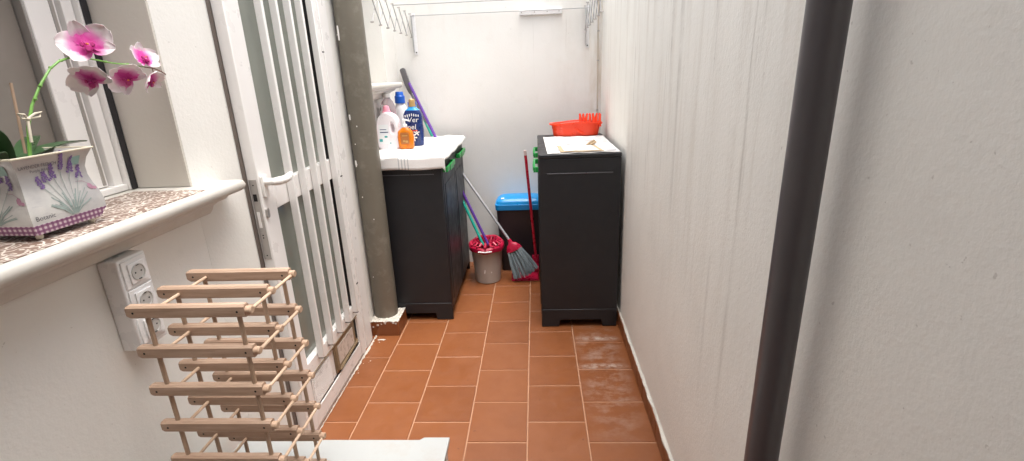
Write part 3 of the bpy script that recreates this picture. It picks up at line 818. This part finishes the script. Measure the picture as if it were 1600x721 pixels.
# ================================================================== bucket, bin, brooms
bk = thing('mop_bucket', (-.385, 3.435, 0), 'round beige bucket with a crimson wringer on the floor', 'bucket')
cx, cy = -.385, 3.435
MB().lathe((cx, cy, 0), [(.088, .0), (.094, .004), (.106, .14), (.117, .27), (.121, .275), (.121, .283), (.112, .283), (.100, .14), (.088, .012)], 40, cap1=True).build('body', m_bucket, bk)
b = MB(); N = 48; ringo = []
wr = [(.128, .262), (.133, .268), (.133, .292), (.122, .306), (.110, .300), (.104, .285)]
rings = []
for r_, z in wr: rings.append([Vector((cx+r_*math.cos(2*math.pi*k/N), cy+r_*math.sin(2*math.pi*k/N), z+.012*math.sin(2*math.pi*k/N)+.004*math.cos(6*math.pi*k/N*2))) for k in range(N)])
b.loft(rings, False, False)
b.build('wringer_ring', m_red, bk)
b = MB()
for k in range(16):
    a = 2*math.pi*k/16; c0, s0 = math.cos(a), math.sin(a)
    b.tube([(cx+.112*c0, cy+.112*s0, .296), (cx+.085*c0, cy+.085*s0, .312), (cx+.05*c0, cy+.05*s0, .268), (cx+.03*c0, cy+.03*s0, .20)], [.010, .0105, .009, .005], 8)
b.split('wringer_finger', m_red, bk)
b = MB()
for k in (-2, -1, 0, 1, 2): b.tube([(cx+.118*math.sin(k*.5), cy-.121*math.cos(k*.5), .268), (cx+.118*math.sin(k*.5), cy-.124*math.cos(k*.5), .305)], .010, 8)
b.split('wringer_lug', m_red, bk)
pts = [(cx+.127*math.cos(a), cy+.1*math.sin(a)-.045, .262+.0*a) for a in [R(180+k*15) for k in range(13)]]
MB().tube([(cx-.05, cy-.1385, .272), (cx, cy-.1405, .268), (cx+.05, cy-.1385, .272)], .0055, 8).build('lip', m_bwhite, bk)

bn = thing('waste_bin', (-.14, 3.68, 0), 'black waste bin with a bright blue lid between the cabinets', 'bin')
T0 = None
b = MB(); b.rbox(-.135, 3.682, .001, .500, .155, .088, .03, .178, .104, 5); b.build('body', m_blk, bn, bevel=.004)
b = MB(); b.rbox(-.135, 3.680, .5005, .545, .186, .110, .035, .188, .112, 5); b.rbox(-.135, 3.680, .5452, .568, .182, .107, .045, .174, .101, 6); b.rbox(-.135, 3.680, .5681, .586, .174, .101, .05, .150, .084, 6); b.rbox(-.135, 3.680, .5861, .595, .150, .084, .05, .105, .055, 6); b.build('lid', m_blue, bn, bevel=.006, seg=3)
b = MB(); b.box((-.275, 3.60, .572), (-.250, 3.620, .590)); b.build('lid_badge', m_bwhite, bn, bevel=.002)

# poles
def line(p0, p1, t): return Vector(p0).lerp(Vector(p1), t)
tm = thing('mop', (cx, cy, .2), 'mop with a teal pole leaning out of the beige bucket', 'mop')
pt = at(663, 190, 1, 3.72)
def polexyz(lowpx, lowY, hipx, hiY): return at(*lowpx, 1, lowY), at(*hipx, 1, hiY)
a0, a1 = polexyz((748, 368), 3.43, (654, 168), 3.775)
d = (a0-a1).normalized(); a0b = a0+d*.16
MB().tube([a0b, a1], .0105, 12).build('pole', m_teal, tm)
b = MB()
for k in range(34):
    a = k*2.4; rr = .01+.05*((k*37) % 10)/10
    b.tube([a0b-d*.02, (a0b.x+rr*.6*math.cos(a), a0b.y+rr*.6*math.sin(a), a0b.z-.03), (a0b.x+rr*math.cos(a), a0b.y+rr*math.sin(a), max(.02, a0b.z-.13))], .004, 5)
b.build('mop_head', m_cloth, tm)
pm = thing('mop', (cx, cy, .2), 'mop with a purple pole leaning out of the beige bucket', 'mop')
a0, a1 = polexyz((753, 362), 3.47, (639, 130), 3.72)
d = (a0-a1).normalized(); a0b = a0+d*.14
MB().tube([a0b, a1], .0105, 12).build('pole', m_purple, pm)
b = MB()
for k in range(24):
    a = k*2.4+1; rr = .01+.04*((k*37) % 10)/10
    b.tube([a0b-d*.02, (a0b.x+rr*.6*math.cos(a), a0b.y+rr*.6*math.sin(a), a0b.z-.03), (a0b.x+rr*math.cos(a), a0b.y+rr*math.sin(a), max(.02, a0b.z-.10))], .004, 5)
b.build('mop_head', m_bristle, pm)

# silver broom
br = thing('broom', (-.12, 3.40, 0), 'broom with silver pole, red collar and grey bristles', 'broom')
a0, a1 = polexyz((797, 377), 3.42, (652, 171), 3.765)
MB().tube([a0, a1], .0095, 12).build('pole', m_silver, br)
hd0 = at(796, 376, 1, 3.42); tip = at(821, 424, 1, 3.37)
dd = (tip-hd0).normalized(); side = Vector((dd.z, 0, -dd.x)).normalized()
if side.x < 0: side = -side
nn_ = dd.cross(side)
def BP(s_, w_, n_=0): return hd0+dd*s_+side*w_+nn_*n_
rings = []
for s_, w_, t_ in ((-.01, .013, .013), (.02, .018, .016), (.035, .040, .020), (.060, .056, .022), (.085, .062, .022)):
    rings.append([BP(s_, w_*math.cos(a), t_*math.sin(a)) for a in [2*math.pi*k/20 for k in range(20)]])
MB().loft(rings).build('collar', m_red, br)
b = MB()
for k in range(210):
    u = random.uniform(-1, 1); v = random.uniform(-.016, .016); L = .215-.02*abs(u)+random.uniform(-.012, .008)
    s0 = BP(.078, u*.054, v); s1 = BP(.078+L*.5, u*(.054+.028), v*1.3+random.uniform(-.002, .002)); s2 = BP(.078+L, u*(.054+.046)+random.uniform(-.003, .003), v*1.6)
    if s2.z < .006: s2 = s1.lerp(s2, (s1.z-.006)/(s1.z-s2.z))
    b.tube([s0, s1, s2], [.0022, .0022, .0014], 4)
b.build('bristles', m_bristle, br)
# dustpan with red pole
dp_ = thing('dustpan', (-.06, 3.45, 0), 'crimson long-handled dustpan standing behind the broom', 'dustpan')
a1 = at(821, 243, 1, 3.50); a0 = at(838, 408, 1, 3.50)
MB().tube([a0, a1], .0105, 12).build('pole', m_redpole, dp_)
MB().tube([a1, a1+(a1-a0).normalized()*.035], .011, 12).build('end_cap', M('pale_grip', (.65, .5, .48), .4), dp_)
b = MB()
px0, px1 = -.215, -.0
b.box((px0+.01, 3.385, .002), (px1, 3.54, .008)); b.box((px0+.01, 3.535, .008), (px1, 3.545, .10)); b.box((px0+.01, 3.40, .008), (px0+.018, 3.535, .06)); b.box((px1-.008, 3.40, .008), (px1, 3.535, .09))
b.box((a0.x-.03, 3.515, .10), (a0.x+.02, 3.545, .15))
b.tube([(a0.x, 3.53, .12), a0+Vector((0, .0, -.02)), a0+(a1-a0).normalized()*.03], [.016, .016, .013], 12)
b.build('pan', m_red, dp_, bevel=.003)
# dark grey flat broom head in the corner
gb = thing('flat_mop', (-.96, 3.74, 1.5), 'dark grey upturned mop head leaning in the far left corner', 'mop')
p0 = at(628, 107, 1, 3.765); p1 = at(646, 158, 1, 3.755)
dv = (p1-p0).normalized(); sx = Vector((0, 1, 0)).cross(dv).normalized()
rings = []
for s_, hw_, ht in ((0, .010, .008), (.01, .020, .012), (.12, .020, .014), (.17, .014, .012), (.19, .009, .009)):
    rings.append([p0+dv*s_+sx*hw_*cc+Vector((0, 1, 0))*ht*ss for cc, ss in ((1, 1), (-1, 1), (-1, -1), (1, -1))])
MB().loft(rings).build('head', M('slate_plastic', (.10, .095, .10), .45), gb, bevel=.003)
p2 = at(684, 214, 1, 3.60); 
MB().tube([p0+dv*.18, at(690, 235, 1, 3.70)], .009, 10).build('pole', M('dark_grey_pole', (.13, .13, .14), .4), gb)

# ================================================================== drying rack on the end wall
dr = thing('wall_drying_rack', (-.23, YB, 1.8), 'folding white wire clothes drying rack fixed high on the end wall', 'drying rack')
for xb_ in (-.862, .385):
    o = MB().box((xb_-.012, YB-.004, 1.645), (xb_+.012, YB-.0005, 1.925)).build('bracket', m_bwhite, dr, bevel=.001)
    b = MB()
    for zz in (1.660, 1.910): b.tube([(xb_, YB-.0042, zz), (xb_, YB-.007, zz)], .005, 10)
    b.split('screw', m_dark, o)
    b = MB(); b.box((xb_-.014, YB-.030, 1.66), (xb_-.011, YB-.0045, 1.91)); b.build('channel', m_wire, dr)
    # scissor lattice reaching out from the wall
    b = MB(); st = .150; zc = 1.842; zA = 0.078; n = 6
    xo = xb_-.016
    for k in range(n):
        ya, yb2 = YB-.03-k*st, YB-.03-(k+1)*st
        up = .004*k
        for (z0, z1, dx) in ((zc-zA+up, zc+zA+up, 0), (zc+zA+up, zc-zA+up, -.005)):
            b.tube([(xo+dx, ya, z0), (xo+dx, yb2, z1)], .0028, 6)
    b.build('lattice', m_wire, dr)
    b = MB()
    for k in range(n+1):
        ya = YB-.03-k*st
        for s_ in (-1, 1): b.tube([(xo+.006, ya, zc+s_*zA+.004*k), (xo-.012, ya, zc+s_*zA+.004*k)], .0045, 8)
    b.split('rivet', m_alug, dr)
for k in (0, 3, 6):
    ya = YB-.03-k*.150
    MB().tube([(-.878, ya, 1.906+.006*k), (.369, ya, 1.906+.006*k)], .0028, 8).build('rail', m_wire, dr)
# plastic rail
pr = thing('wall_rail', (.05, YB, 1.88), 'short white screwed batten high on the end wall', 'batten')
p0, p1 = at(812, 19, 1, YB-.02), at(878, 15, 1, YB-.02)
bt = MB().box((p0.x, YB-.022, p0.z-.022), (p1.x, YB-.0005, p0.z+.012)).build('batten', m_bwhite, pr, bevel=.002)
b = MB()
for u in (.04, .35, .65, .93): b.tube([(p0.x+(p1.x-p0.x)*u, YB-.0222, p0.z-.005), (p0.x+(p1.x-p0.x)*u, YB-.025, p0.z-.005)], .004, 8)
b.split('screw', m_alug, bt)
# thin cable in the corner with clips
cb = thing('corner_cable', (.462, YB, 1.0), 'thin white cable clipped in the far right corner', 'cable')
MB().tube([(.462, YB-.006, .0), (.464, YB-.006, 1.0), (.461, YB-.006, 1.6), (.463, YB-.006, HT)], .0045, 8).build('cable', M('dirty_cable', (.55, .48, .40), .5, .2, 12), cb)
for zz in (1.2, 1.55, 1.75, 1.95): MB().box((.455, YB-.013, zz), (.470, YB-.0005, zz+.010)).build('clip', m_alug, cb, bevel=.001)
# hook on right wall
p = at(1013, 1, 0, XR-.008)
hk = MB(); hk.tube([(XR-.0005, p.y, p.z+.01), (XR-.02, p.y, p.z+.01), (XR-.024, p.y, p.z+.025)], .005, 8); hk.ball((XR-.004, p.y, p.z+.01), .009, 8, (.5, 1, 1))
tag(hk.build('wall_hook', m_alug, origin=(XR, p.y, p.z)), 'small metal hook high on the right wall', 'hook')

# ================================================================== sockets
sb = thing('socket_box', (-1.08, 1.15, .97), 'white surface-mounted box of three wall sockets under the sill', 'socket')
XS = -1.046
ys0, ys1, zs0, zs1 = 1.085, 1.178, .835, 1.088
MB().box((XL+.0005, ys0, zs0), (XS, ys1, zs1)).build('housing', m_bwhite, sb, bevel=.005, seg=3)
for zc in (1.044, .966, .888):
    pl = MB().box((XS+.0003, ys0+.007, zc-.037), (XS+.004, ys1-.007, zc+.037)).build('cover', m_bwhite, sb, bevel=.002)
    yc = (ys0+ys1)/2
    sk2 = MB().box((XS+.0043, yc-.026, zc-.027), (XS+.009, yc+.026, zc+.027)).build('socket', m_bwhite, sb, bevel=.002)
    b = MB(); rings = []
    for r_, dx in ((.0215, .0093), (.0215, .0115), (.0195, .0115), (.0185, .0095)):
        rings.append([Vector((XS+dx, yc+r_*math.cos(2*math.pi*k/28), zc+r_*math.sin(2*math.pi*k/28))) for k in range(28)])
    b.loft(rings, False, True); b.build('well', M('socket_well', (.50, .49, .47), .5), sk2)
    b = MB()
    for s_ in (-1, 1): b.tube([(XS+.0097, yc+s_*.0095, zc), (XS+.0102, yc+s_*.0095, zc)], .0022, 10)
    for s_ in (-1, 1): b.box((XS+.0098, yc-.004, zc+s_*.0185-.001), (XS+.0118, yc+.004, zc+s_*.0185+.001))
    b.split('contact', m_hole, sk2)

# ================================================================== white chest + wine rack
ct = thing('white_chest', (-.66, 1.12, 0), 'low white painted chest with a notched top edge by the door', 'chest')
b = MB(); zt = .30
top = [(-1.06, .86), (-.322, .86), (-.322, 1.386), (-.412, 1.386), (-.425, 1.374), (-1.06, 1.374)]
b.loft([[Vector((x, y, zt-.016)) for x, y in top], [Vector((x, y, zt)) for x, y in top]])
m_chest = M('chipped_white_paint', (.40, .415, .41), .5, .03, 5, .3, 30, dirt=((.35, .25, .18), .22))
b.build('top', m_chest, ct, bevel=.002)
b = MB(); b.box((-1.055, .865, .0), (-1.035, 1.368, zt-.0162)); b.box((-.346, .865, 0), (-.330, 1.368, zt-.0162)); b.box((-1.0345, 1.350, .02), (-.3465, 1.366, zt-.0162)); b.box((-1.0345, .866, .02), (-.3465, .88, zt-.0162))
b.build('side_panel', M('worn_side_paint', (.50, .44, .40), .6, .2, 15, .2), ct, bevel=.002)
b = MB(); b.ball((-.326, 1.345, .225), .008, 10); b.ball((-.326, 1.340, .208), .006, 8); b.box((-.3298, 1.33, .15), (-.327, 1.345, .28)); b.split('hinge', m_alu, ct)

rk = thing('wine_rack', (-.82, 1.11, zt), 'tall beech wood wine rack on top of the white chest', 'wine rack')
LEV = [.994-.1085*k for k in range(7)]
ROW = [1.005, 1.110, 1.218]
m_peg = wood('beech_end_grain', (.42, .28, .19), (.55, .39, .28))
def slat_bm(x0, x1, yc, zc, front):
    b = MB(); b.mat(m_wood)
    h, t = .0162, .0105
    rings = []
    oct_ = [(t*.55, h), (t, h*.7), (t, -h*.7), (t*.55, -h), (-t*.55, -h), (-t, -h*.7), (-t, h*.7), (-t*.55, h)]
    for xx, k in ((x0-.010, .55), (x0-.007, .8), (x0, 1.0), (x1, 1.0), (x1+.001, .98)):
        rings.append([Vector((xx, yc+a*k, zc+c_*k)) for a, c_ in oct_])
    b.loft(rings)
    b.mat(m_peg); b.tube([(x1+.0005, yc, zc), (x1+.013, yc, zc), (x1+.015, yc, zc)], [.0098, .0098, .008], 14)
    if front:
        b.mat(m_hole)
        for xx in (x0+.012, x1-.017): b.tube([(xx, yc-t-.0003, zc-.001), (xx, yc-t+.002, zc-.001)], .0028, 10)
    return b
for k, zl in enumerate(LEV):
    for r_, yr in enumerate(ROW):
        j = random.uniform(-.0015, .0015)
        slat_bm(-.968+j, -.686+j, yr, zl, True).build('slat', None, rk, ang=30)
for r_, yr in enumerate(ROW):
    for xx in (-.931, -.706):
        b = MB()
        for k in range(6): b.tube([(xx, yr, LEV[k]-.0165), (xx, yr, LEV[k+1]+.0165)], .0055, 8)
        b.tube([(xx, yr, LEV[6]-.0165), (xx, yr, zt+.0005)], .0055, 8)
        b.build('post', m_woodz, rk)
for zl in LEV:
    for a_, c_ in ((0, 1), (1, 2)):
        for xx in (-.918, -.678):
            MB().tube([(xx, ROW[a_]+.0108, zl-.002), (xx, ROW[c_]-.0108, zl-.002)], .0042, 8).build('dowel', m_wood_y, rk)

# ================================================================== sill runner, planter, orchid
def runner_mat():
    t = NT('scroll_runner')
    v = t.mapped((1, 1, 1)); dn = t.n('ShaderNodeTexNoise'); dn.inputs['Scale'].default_value = 28; t.l(v, dn.inputs['Vector'])
    add = t.n('ShaderNodeMixRGB') if False else None
    vo = t.n('ShaderNodeTexVoronoi'); vo.feature = 'F1'; vo.inputs['Scale'].default_value = 48
    mx = t.n('ShaderNodeVectorMath', operation='MULTIPLY_ADD'); t.l(dn.outputs['Color'], mx.inputs[0]); mx.inputs[1].default_value = (.028, .028, 0); t.l(v, mx.inputs[2])
    t.l(mx.outputs[0], vo.inputs['Vector'])
    s_ = t.math('SINE', t.math('MULTIPLY', vo.outputs['Distance'], 13))
    f = t.ramp(s_, [(.46, 0), (.52, 1)])
    t.base(t.mix(f, (.19, .125, .095), (.58, .53, .47))); t.set(Roughness=.55); return t.m
b = sheet([(-1.245, .2), (-1.012, .2), (-1.012, 1.425), (-1.245, 1.425)], 1.1905, None, .0003, 10)
# slanting far end as in a cut runner
for v in b.bm.verts:
    if v.co.y > 1.2: v.co.y -= (v.co.x+1.245)/.233*-.09*(v.co.y-1.2)/.225*-1*-1 if False else 0
tag(b.build('sill_runner', runner_mat(), origin=(-1.13, .8, 1.19)), 'brown and cream scroll-patterned runner lying on the sill', 'runner')

ZS = 1.1925
pl = thing('metal_planter', (-1.138, 1.026, ZS), 'flared square tin planter printed with lavender on the sill', 'planter')
cxp, cyp = -1.138, 1.026; TH = R(-3)
lv = [(1.205, .0765), (1.228, .0865), (1.245, .0872), (1.265, .0845), (1.288, .0785), (1.308, .0750), (1.328, .0750), (1.348, .0800), (1.368, .0900)]
def hs(z):
    for (a, ha), (c_, hc) in zip(lv, lv[1:]):
        if z <= c_: return ha+(hc-ha)*(z-a)/(c_-a)
    return lv[-1][1]
def rotp(u, v, z): return Vector((cxp+u*math.cos(TH)-v*math.sin(TH), cyp+u*math.sin(TH)+v*math.cos(TH), z))
def sq(h, z): return [rotp(h, -h, z), rotp(h, h, z), rotp(-h, h, z), rotp(-h, -h, z)]
m_tin = NT('printed_tin')
cc_ = m_tin.mix(m_tin.ramp(m_tin.noise(11, detail=5), [(.4, 0), (.65, 1)]), (.44, .43, .43), (.58, .57, .545))
wr_ = m_tin.ramp(m_tin.noise(45, m_tin.mapped((1, 1, 5)), detail=5), [(.6, 0), (.66, 1)]); cc_ = m_tin.mix(m_tin.math('MULTIPLY', wr_, .35), cc_, (.40, .39, .42))
m_tin.base(cc_); m_tin.set(Roughness=.35, Metallic=.15); m_tin = m_tin.m
def gingham():
    t = NT('purple_gingham'); s = t.sep(); k = 2*math.pi/.0115
    a = t.math('SINE', t.math('MULTIPLY', t.math('ADD', s[0], s[1]), k)); c2 = t.math('SINE', t.math('MULTIPLY', s[2], k))
    a = t.maprange(a, -.3, .3); c2 = t.maprange(c2, -.3, .3)
    w_ = t.math('MULTIPLY', a, c2); e = t.math('MULTIPLY', t.math('ADD', a, c2), .5)
    c = t.mix(e, (.22, .07, .20), (.42, .22, .38)); c = t.mix(w_, c, (.74, .66, .72)); t.base(c); t.set(Roughness=.4); return t.m
MB().loft([sq(h, z) for z, h in lv[1:]]+[sq(.0885, 1.366)]+[sq(h-.003, z) for z, h in lv[1:][::-1]], False, True).build('body', m_tin, pl, ang=50)
MB().loft([sq(lv[0][1], 1.205), sq(lv[1][1]+.0004, 1.2279)]).build('checked_band', gingham(), pl)
rim = MB(); P = sq(.0918, 1.369); rim.tube(P+[P[0]], .0022, 6); rim.build('rim', M('cream_edge', (.62, .57, .45), .4), pl)
for (u, v) in ((1, -1), (1, 1), (-1, 1), (-1, -1)):
    MB().ball(rotp(u*.062, v*.062, 1.199), .0075, 12).build('foot', M('pearl_foot', (.70, .66, .54), .3), pl)
MB().loft([sq(.074, 1.33), sq(.076, 1.335)]).build('soil', M('dark_moss', (.09, .075, .05), .9, .4, 60, .5), pl)
# printed decoration on two faces. face 0 looks to +X, face 1 looks to -Y
def fp(face, s_, z, off=.0009):
    h = hs(z)
    return rotp(h+off, s_*h, z) if face == 0 else rotp(s_*h, -h-off, z)
m_lav = M('lavender_ink', (.20, .12, .31), .5, .35, 90); m_leafp = M('sage_ink', (.27, .33, .31), .5, .3, 60); m_stamp = M('mint_ink', (.27, .42, .38), .5, .15, 60)
m_gink = M('grey_ink', (.10, .095, .11), .5); m_pinkp = M('mauve_ink', (.38, .20, .27), .5, .3, 60)
def blob(b, face, s_, z, rs, rz, ang=0, n=7, off=.0012):
    pts = []
    for k in range(n):
        a = 2*math.pi*k/n; x, y = rs*math.cos(a), rz*math.sin(a)
        pts.append(fp(face, s_+(x*math.cos(ang)-y*math.sin(ang))/hs(z), z+(x*math.sin(ang)+y*math.cos(ang)), off))
    b.poly(pts)
def stroke(b, face, pts, w, off=.0010):
    for (s0, z0), (s1, z1) in zip(pts, pts[1:]):
        h = hs(z0); dx, dz = (s1-s0)*h, z1-z0; L = math.hypot(dx, dz) or 1; nx, nz = -dz/L*w/2/h, dx/L*w/2
        b.poly([fp(face, s0+nx, z0+nz, off), fp(face, s1+nx, z1+nz, off), fp(face, s1-nx, z1-nz, off), fp(face, s0-nx, z0-nz, off)])
for face in (0, 1):
    ox = .08 if face == 0 else .05
    b1, b2 = MB(), MB()
    for (s0, s1, z1, L) in ((-.05, -.62, 1.310, .028), (-.02, -.42, 1.322, .024), (.02, -.18, 1.328, .034), (.03, .10, 1.347, .044), (.05, .42, 1.335, .036), (.08, .66, 1.318, .030)):
        path = [(ox+s0+(s1-s0)*(t**1.3), 1.232+(z1-1.232)*t) for t in [0, .25, .5, .75, 1]]
        stroke(b2, face, path, .0012)
        dxs = (s1-s0)*.35
        for k in range(int(L/.0022)):
            t = k*.0022; f_ = 1-t/L
            for q in range(3):
                blob(b1, face, ox+s1-dxs*.5*(L-t)/L*.6+random.uniform(-1, 1)*(.03+.075*f_), z1-L*.25+t-.004+random.uniform(-.001, .001), .0027, .0019, random.uniform(0, 3), 5, .0011+.00008*((k+q) % 5))
    for k in range(22):
        a = random.uniform(-1, 1); z1 = random.uniform(1.245, 1.285)
        stroke(b2, face, [(ox+a*.08, 1.231), (ox+a*.3, 1.231+(z1-1.231)*.55), (ox+a*.62, z1)], random.uniform(.0014, .0030), .0009+.00002*k)
    b1.build('lavender_print', m_lav, pl, flat=True); b2.build('leaf_print', m_leafp, pl, flat=True)
    b = MB(); z0 = 1.334; b.poly([fp(face, .52, z0), fp(face, .76, z0+.002), fp(face, .74, z0+.021), fp(face, .50, z0+.019)]); b.build('stamp_print', m_stamp, pl, flat=True)
    b = MB(); blob(b, face, .83, 1.281, .006, .008); blob(b, face, .92, 1.276, .005, .004); stroke(b, face, [(.5, 1.298), (.7, 1.296), (.85, 1.287)], .0008); b.build('butterfly_print', m_pinkp, pl, flat=True)
    def TX(s0, z0): return lambda u, v, s0=s0, z0=z0, face=face: fp(face, s0+u/.083, z0+v, .0013)
    text_on('lettering', 'LAVENDER FRENCH', .082, TX(-.92, 1.344), m_gink, pl, .0075)
    text_on('lettering', 'Purple Ribbon', .050, TX(-.66, 1.333), m_gink, pl, .0075)
    text_on('lettering', 'Botanic', .040, TX(-.90, 1.236), m_gink, pl, .010)

# orchid
orc = thing('orchid', (cxp, cyp, 1.335), 'artificial white and magenta orchid in the tin planter', 'flower')
m_stem = M('green_stem', (.16, .36, .07), .45, .2, 30); m_leaf = M('orchid_leaf', (.030, .075, .025), .35, .3, 12)
m_stem2 = M('brown_stem', (.17, .07, .05), .5)
XO = -1.115
sp_ = [(42, 246, 1.12), (44, 200, 1.12), (50, 165, 1.118), (62, 135, 1.115), (78, 108, 1.112), (92, 96, 1.110), (110, 90, 1.108), (140, 92, 1.106), (175, 99, 1.104), (200, 101, 1.102), (225, 105, 1.10)]
stem = [at(x, y, 0, -d) for x, y, d in sp_]
stem[0].z = 1.334
MB().tube(stem, [.0036, .0034, .0030, .0028, .0026, .0026, .0023, .0020, .0018, .0016, .0015], 10).build('stem', m_stem, orc)
st2 = [at(x, y, 0, -1.10) for x, y in ((225, 105), (240, 107), (252, 112), (258, 116), (266, 113))]
b = MB(); b.tube(st2, .0015, 8); b.tube([at(256, 114, 0, -1.10), at(262, 121, 0, -1.10), at(270, 124, 0, -1.10)], .0013, 8); b.tube([at(238, 107, 0, -1.10), at(240, 116, 0, -1.10), at(244, 122, 0, -1.10)], .0013, 8); b.build('stem_tip', m_stem2, orc)
b = MB()
for x, y in ((63, 134), (79, 106), (55, 155), (95, 95), (165, 97), (200, 101)): b.ball(at(x, y, 0, -1.112), .0042, 8)
b.split('node', m_stem, orc)
# buds
for (x, y, r_, e) in ((244, 100, .0085, .5), (243, 124, .008, .5), (268, 113, .005, .6), (270, 124, .005, .6)):
    MB().ball(at(x, y, 0, -1.098), r_, 10, (e, 1.1, .55), Matrix.Rotation(R(-15), 3, 'X')).build('bud', m_stem2, orc)
# leaves
def leaf(p0, p1, wid, droop, name='leaf'):
    b = MB(); p0, p1 = Vector(p0), Vector(p1); d = p1-p0; sd_ = d.cross(Vector((0, 0, 1))).normalized(); V = []
    n = 10
    for i in range(n+1):
        t = i/n; c_ = p0+d*t+Vector((0, 0, droop*math.sin(math.pi*t*.9))); w_ = wid*math.sin(math.pi*min(.98, .12+.86*t))**.7
        V.append([c_+sd_*w_*k+Vector((0, 0, abs(k)*w_*.35)) for k in (-1, -.5, 0, .5, 1)]+[c_+sd_*w_*k+Vector((0, 0, abs(k)*w_*.35-.0018)) for k in (1, .5, 0, -.5, -1)])
    b.loft(V); return b.build(name, m_leaf, orc, ang=60)
leaf((cxp+.01, cyp-.03, 1.345), at(-25, 205, 0, -1.10), .022, .018)
leaf((cxp, cyp-.01, 1.350), at(135, 222, 0, -1.19), .022, .010)
leaf((cxp-.01, cyp-.03, 1.345), at(-10, 246, 0, -1.06), .018, .012)
leaf((cxp-.02, cyp+.02, 1.345), at(60, 215, 0, -1.25), .020, .012)
# ribbon and cane
p = at(43, 186, 0, -1.112)
b = MB(); 
for s_ in (-1, 1):
    b.tube([p, p+Vector((.004, .012*s_+.004, .010)), p+Vector((.004, .026*s_+.006, .012)), p+Vector((.004, .020*s_+.004, .002)), p], .0022, 6)
b.tube([p, p+Vector((.003, -.006, -.02)), p+Vector((.002, -.010, -.05))], .003, 6); b.ball(p, .006, 8)
b.build('ribbon', M('cream_ribbon', (.66, .60, .48), .7), orc)
MB().tube([at(40, 240, 0, -1.125), at(17, 130, 0, -1.135)], .0028, 8).build('cane', M('cane', (.32, .22, .15), .7), orc)
# flowers
def petal_mat():
    t = NT('orchid_petal'); a = t.n('ShaderNodeAttribute'); a.attribute_name = 'rad'
    n = t.noise(60, detail=3); f = t.math('ADD', a.outputs['Fac'], t.math('MULTIPLY', t.math('SUBTRACT', n, .5), .25))
    c = t.n('ShaderNodeValToRGB'); e = c.color_ramp.elements; e[0].position = .30; e[0].color = (.52, .02, .25, 1); e[1].position = .80; e[1].color = (.78, .72, .73, 1)
    m1 = e.new(.54); m1.color = (.64, .20, .44, 1)
    t.l(f, c.inputs[0]); t.base(c.outputs[0]); t.set(Roughness=.5); t.b.inputs['Subsurface Weight'].default_value = .12; t.b.inputs['Subsurface Radius'].default_value = (.01, .006, .006)
    return t.m
m_petal = petal_mat(); m_lip = M('magenta_lip', (.36, .008, .14), .4, .3, 60); m_lip2 = M('orange_throat', (.75, .22, .05), .5)
def flower(px, py, X, R_, facing, roll, cup=.35, whiten=0.0):
    c0 = at(px, py, 0, X); f = Vector(facing).normalized(); up = Vector((0, 0, 1)); r_ = up.cross(f).normalized(); u_ = f.cross(r_)
    b = MB(); lay = b.bm.verts.layers.float.new('rad')
    for k, (ang, L, W) in enumerate(((90, 1.0, .62), (210, .95, .58), (330, .95, .58), (20, 1.04, 1.0), (160, 1.04, 1.0))):
        a = R(ang+roll); ex = r_*math.cos(a)+u_*math.sin(a); ey = -r_*math.sin(a)+u_*math.cos(a); n = 9; mm = 8
        rows = []; zo = .0018 if k > 2 else 0
        for i in range(n+1):
            t = i/n; w_ = W*R_*(math.sin(math.pi*(t**.85*.95+.03))**.5)*.60
            row = []
            for j in range(mm+1):
                q = j/mm*2-1
                dep = cup*R_*(t**1.8)*.55-.30*R_*t*(1-t)+.10*R_*q*q*t+.02*R_*math.sin(7*q+5*t+k)
                v = b.bm.verts.new(c0+ex*L*R_*t+ey*w_*q+f*(dep+zo)); v[lay] = min(1, t*(1.0)+.18*abs(q)*t+whiten); row.append(v)
            rows.append(row)
        for i in range(n):
            for j in range(mm): b.face([rows[i][j], rows[i][j+1], rows[i+1][j+1], rows[i+1][j]])
    fo = b.build('flower', m_petal, orc, ang=80)
    sm = fo.modifiers.new('thick', 'SOLIDIFY'); sm.thickness = .0008
    b = MB(); 
    T = Matrix(((r_.x, u_.x, f.x), (r_.y, u_.y, f.y), (r_.z, u_.z, f.z)))
    b.ball(c0+f*R_*.22-u_*R_*.20, R_*.15, 10, (1.0, 1.25, .8), T); b.ball(c0+f*R_*.18+r_*R_*.18, R_*.09, 8, (.9, 1.3, .9), T); b.ball(c0+f*R_*.18-r_*R_*.18, R_*.09, 8, (.9, 1.3, .9), T)
    b.mat if False else None
    b.build('lip', m_lip, fo)
    MB().ball(c0+f*R_*.26, R_*.055, 8).build('column', m_lip2 if whiten < .1 else m_petal, fo)
cam_dir = lambda x, y, X: (CAM-at(x, y, 0, X)).normalized()
flower(137, 72, -1.085, .056, cam_dir(138, 74, -1.085)+Vector((.3, -.3, .45)), 18, .5)
flower(142, 124, -1.135, .050, cam_dir(140, 122, -1.12)+Vector((-.2, -.3, -.85)), 35, .3, .15)
flower(223, 92, -1.095, .043, cam_dir(223, 94, -1.095)+Vector((.2, .75, .4)), -8, .45)
flower(198, 122, -1.115, .048, cam_dir(198, 122, -1.11)+Vector((-.25, .45, -.3)), 50, .35, .08)
flower(234, 127, -1.085, .038, cam_dir(232, 128, -1.085)+Vector((.1, .9, -.4)), 15, .6)

for o in bpy.data.objects:
    if '_o' in o: del o['_o']
